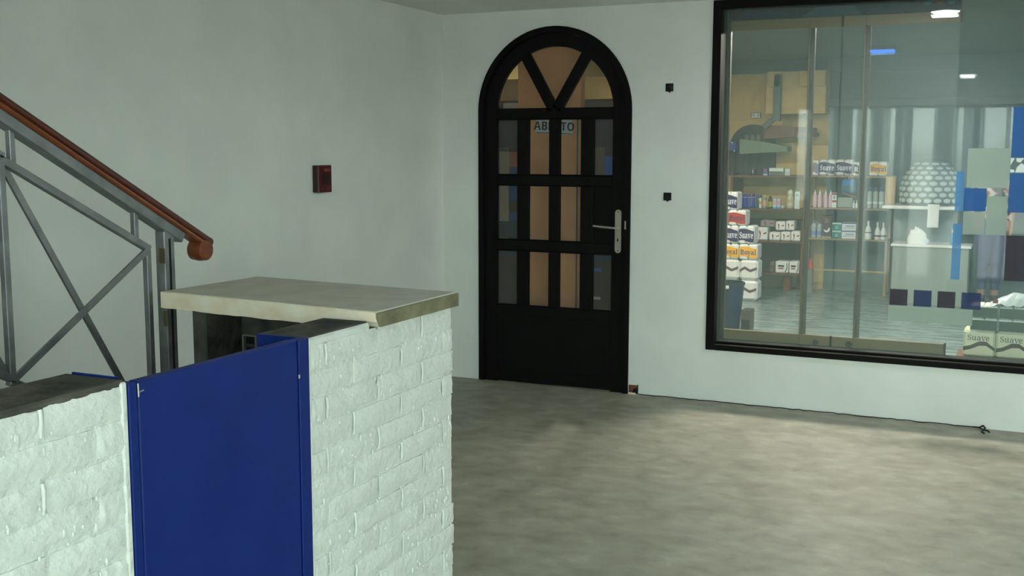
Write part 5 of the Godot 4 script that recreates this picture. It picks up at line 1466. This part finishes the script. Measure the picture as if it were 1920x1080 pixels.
func person() -> void:
	# a woman standing at the back of the shop with one hand on her hip, facing the window
	var t := thing("person", "person in dark violet leggings and a patterned top standing in the shop, hand on hip", "person", Vector3(-0.27, 0.0, -12.45))
	var V := func(x: float, y: float, z: float) -> Vector3: return Vector3(x, y, z)
	var bones := []
	for s in [-1.0, 1.0]:
		bones.append([V.call(s * 0.075, 0.80, 0.0), V.call(s * 0.068, 0.455, 0.015), 0.095, 0.058])
		bones.append([V.call(s * 0.068, 0.455, 0.015), V.call(s * 0.066, 0.30, -0.005), 0.056, 0.055])
		bones.append([V.call(s * 0.066, 0.30, -0.005), V.call(s * 0.064, 0.075, -0.015), 0.055, 0.034])
		bones.append([V.call(s * 0.064, 0.045, -0.02), V.call(s * 0.078, 0.028, 0.13), 0.038, 0.026])
		bones.append([V.call(s * 0.064, 0.075, -0.015), V.call(s * 0.064, 0.04, -0.03), 0.034, 0.034])
	bones.append([V.call(-0.05, 0.84, -0.01), V.call(0.05, 0.84, -0.01), 0.115, 0.115])
	bones.append([V.call(0.0, 0.86, 0.0), V.call(0.0, 1.00, 0.005), 0.115, 0.098])
	bones.append([V.call(0.0, 1.00, 0.005), V.call(0.0, 1.15, 0.005), 0.098, 0.115])
	bones.append([V.call(-0.10, 1.235, 0.0), V.call(0.10, 1.235, 0.0), 0.062, 0.062])
	bones.append([V.call(0.0, 1.23, -0.005), V.call(0.0, 1.33, 0.005), 0.052, 0.045])
	# her right arm (left in the picture) bent to the hip, the other hanging
	bones.append([V.call(-0.155, 1.235, 0.0), V.call(-0.235, 1.035, -0.02), 0.050, 0.038])
	bones.append([V.call(-0.235, 1.035, -0.02), V.call(-0.150, 0.885, 0.075), 0.037, 0.025])
	bones.append([V.call(0.155, 1.235, 0.0), V.call(0.185, 0.99, -0.01), 0.050, 0.038])
	bones.append([V.call(0.185, 0.99, -0.01), V.call(0.185, 0.785, 0.05), 0.037, 0.025])
	var skin := Color(0.30, 0.17, 0.11)
	var violet := Color(0.035, 0.028, 0.13)
	var pat := FastNoiseLite.new()
	pat.seed = 8
	pat.frequency = 9.0
	var paint := func(p: Vector3) -> Color:
		if p.y < 0.10:
			return Color(0.03, 0.03, 0.035)
		if p.y < 0.90 and absf(p.x) < 0.165 and p.z < 0.12 and not (p.y > 0.70 and p.x > 0.15):
			return violet if p.y > 0.16 else skin
		if p.y < 1.29 and (absf(p.x) < 0.19 and p.y > 0.88 or p.y > 1.10):
			var v := pat.get_noise_3dv(p)
			return Color(0.02, 0.02, 0.025) if v > 0.02 else (Color(0.40, 0.06, 0.06) if v > -0.10 else Color(0.42, 0.44, 0.42))
		return skin
	var st := begin()
	nets(st, bones, 0.014, 0.03, paint)
	# head, with nose, brow, ears and chin, on a finer grid
	var hd := []
	var H := Vector3(0.0, 1.405, 0.02)
	hd.append([H + Vector3(0, 0.028, -0.012), H + Vector3(0, 0.030, 0.002), 0.078, 0.074])
	hd.append([H + Vector3(0, -0.015, 0.012), H + Vector3(0, -0.060, 0.032), 0.062, 0.038])
	hd.append([H + Vector3(0, 0.005, 0.078), H + Vector3(0, -0.022, 0.094), 0.010, 0.013])
	hd.append([H + Vector3(-0.012, -0.048, 0.070), H + Vector3(0.012, -0.048, 0.070), 0.009, 0.009])
	hd.append([H + Vector3(-0.034, 0.026, 0.062), H + Vector3(0.034, 0.026, 0.062), 0.014, 0.014])
	for s in [-1.0, 1.0]:
		hd.append([H + Vector3(s * 0.076, 0.012, -0.004), H + Vector3(s * 0.074, -0.022, 0.0), 0.014, 0.010])
	hd.append([Vector3(0, 1.27, 0.0), Vector3(0, 1.35, 0.008), 0.046, 0.044])
	nets(st, hd, 0.007, 0.018, func(_p: Vector3) -> Color: return skin)
	# hands: palm, four fingers and a thumb each
	for h in [[Vector3(-0.150, 0.885, 0.075), Vector3(0.45, -0.80, 0.40), Vector3(0.80, 0.5, 0.3)], [Vector3(0.185, 0.785, 0.05), Vector3(0.0, -1.0, 0.1), Vector3(0.0, -0.1, -1.0)]]:
		var o: Vector3 = h[0]
		var d: Vector3 = (h[1] as Vector3).normalized()
		var sd: Vector3 = ((h[2] as Vector3) - d * d.dot(h[2])).normalized()
		var nn := d.cross(sd).normalized()
		var hb := [[o, o + d * 0.035, 0.024, 0.020]]
		for q in 4:
			var off := (q - 1.5) * 0.019
			var base := o + d * 0.062 + sd * off
			hb.append([o + d * 0.02 + sd * off * 0.7, base, 0.014, 0.0105])
			var ln: float = [0.058, 0.068, 0.062, 0.048][q]
			var mid := base + (d * 0.9 + nn * 0.25) * ln * 0.5
			hb.append([base, mid, 0.0095, 0.0085])
			hb.append([mid, mid + (d * 0.75 + nn * 0.55) * ln * 0.5, 0.0085, 0.007])
		var tb := o + d * 0.018 - sd * 0.024
		hb.append([tb, tb + (d * 0.6 - sd * 0.7) * 0.034, 0.012, 0.010])
		hb.append([tb + (d * 0.6 - sd * 0.7) * 0.034, tb + (d * 1.2 - sd * 0.75) * 0.045, 0.010, 0.008])
		nets(st, hb, 0.005, 0.006, func(_p: Vector3) -> Color: return skin)
	var bm := mat("person_body", Color.WHITE, 0.7)
	bm.vertex_color_use_as_albedo = true
	obj("body", st.commit(), bm, t)
	var hs := begin()
	var hair := []
	hair.append([H + Vector3(0, 0.050, -0.020), H + Vector3(0, 0.045, -0.035), 0.078, 0.078])
	hair.append([H + Vector3(0, 0.085, 0.035), H + Vector3(0, 0.06, -0.03), 0.030, 0.06])
	for s in [-1.0, 1.0]:
		hair.append([H + Vector3(s * 0.065, 0.03, -0.01), H + Vector3(s * 0.078, -0.12, -0.015), 0.034, 0.026])
	hair.append([H + Vector3(0, 0.0, -0.06), H + Vector3(0, -0.15, -0.06), 0.055, 0.04])
	nets(hs, hair, 0.009, 0.02, func(_p: Vector3) -> Color: return Color.WHITE)
	obj("hair", hs.commit(), mat("dark_hair", Color(0.09, 0.06, 0.045), 0.6), t)
	var eye := mat("eye_dark", Color(0.04, 0.03, 0.03), 0.3)
	for s in [-1.0, 1.0]:
		obj("eye", lathe([[0.0, -0.008], [0.006, -0.005], [0.008, 0.0], [0.006, 0.005], [0.0, 0.008]], 10, H + Vector3(s * 0.032, 0.006, 0.068)), eye, t)
	obj("mouth", box2(H + Vector3(-0.018, -0.051, 0.074), H + Vector3(0.018, -0.047, 0.080), 0.001), mat("lips", Color(0.40, 0.16, 0.14), 0.5), t)
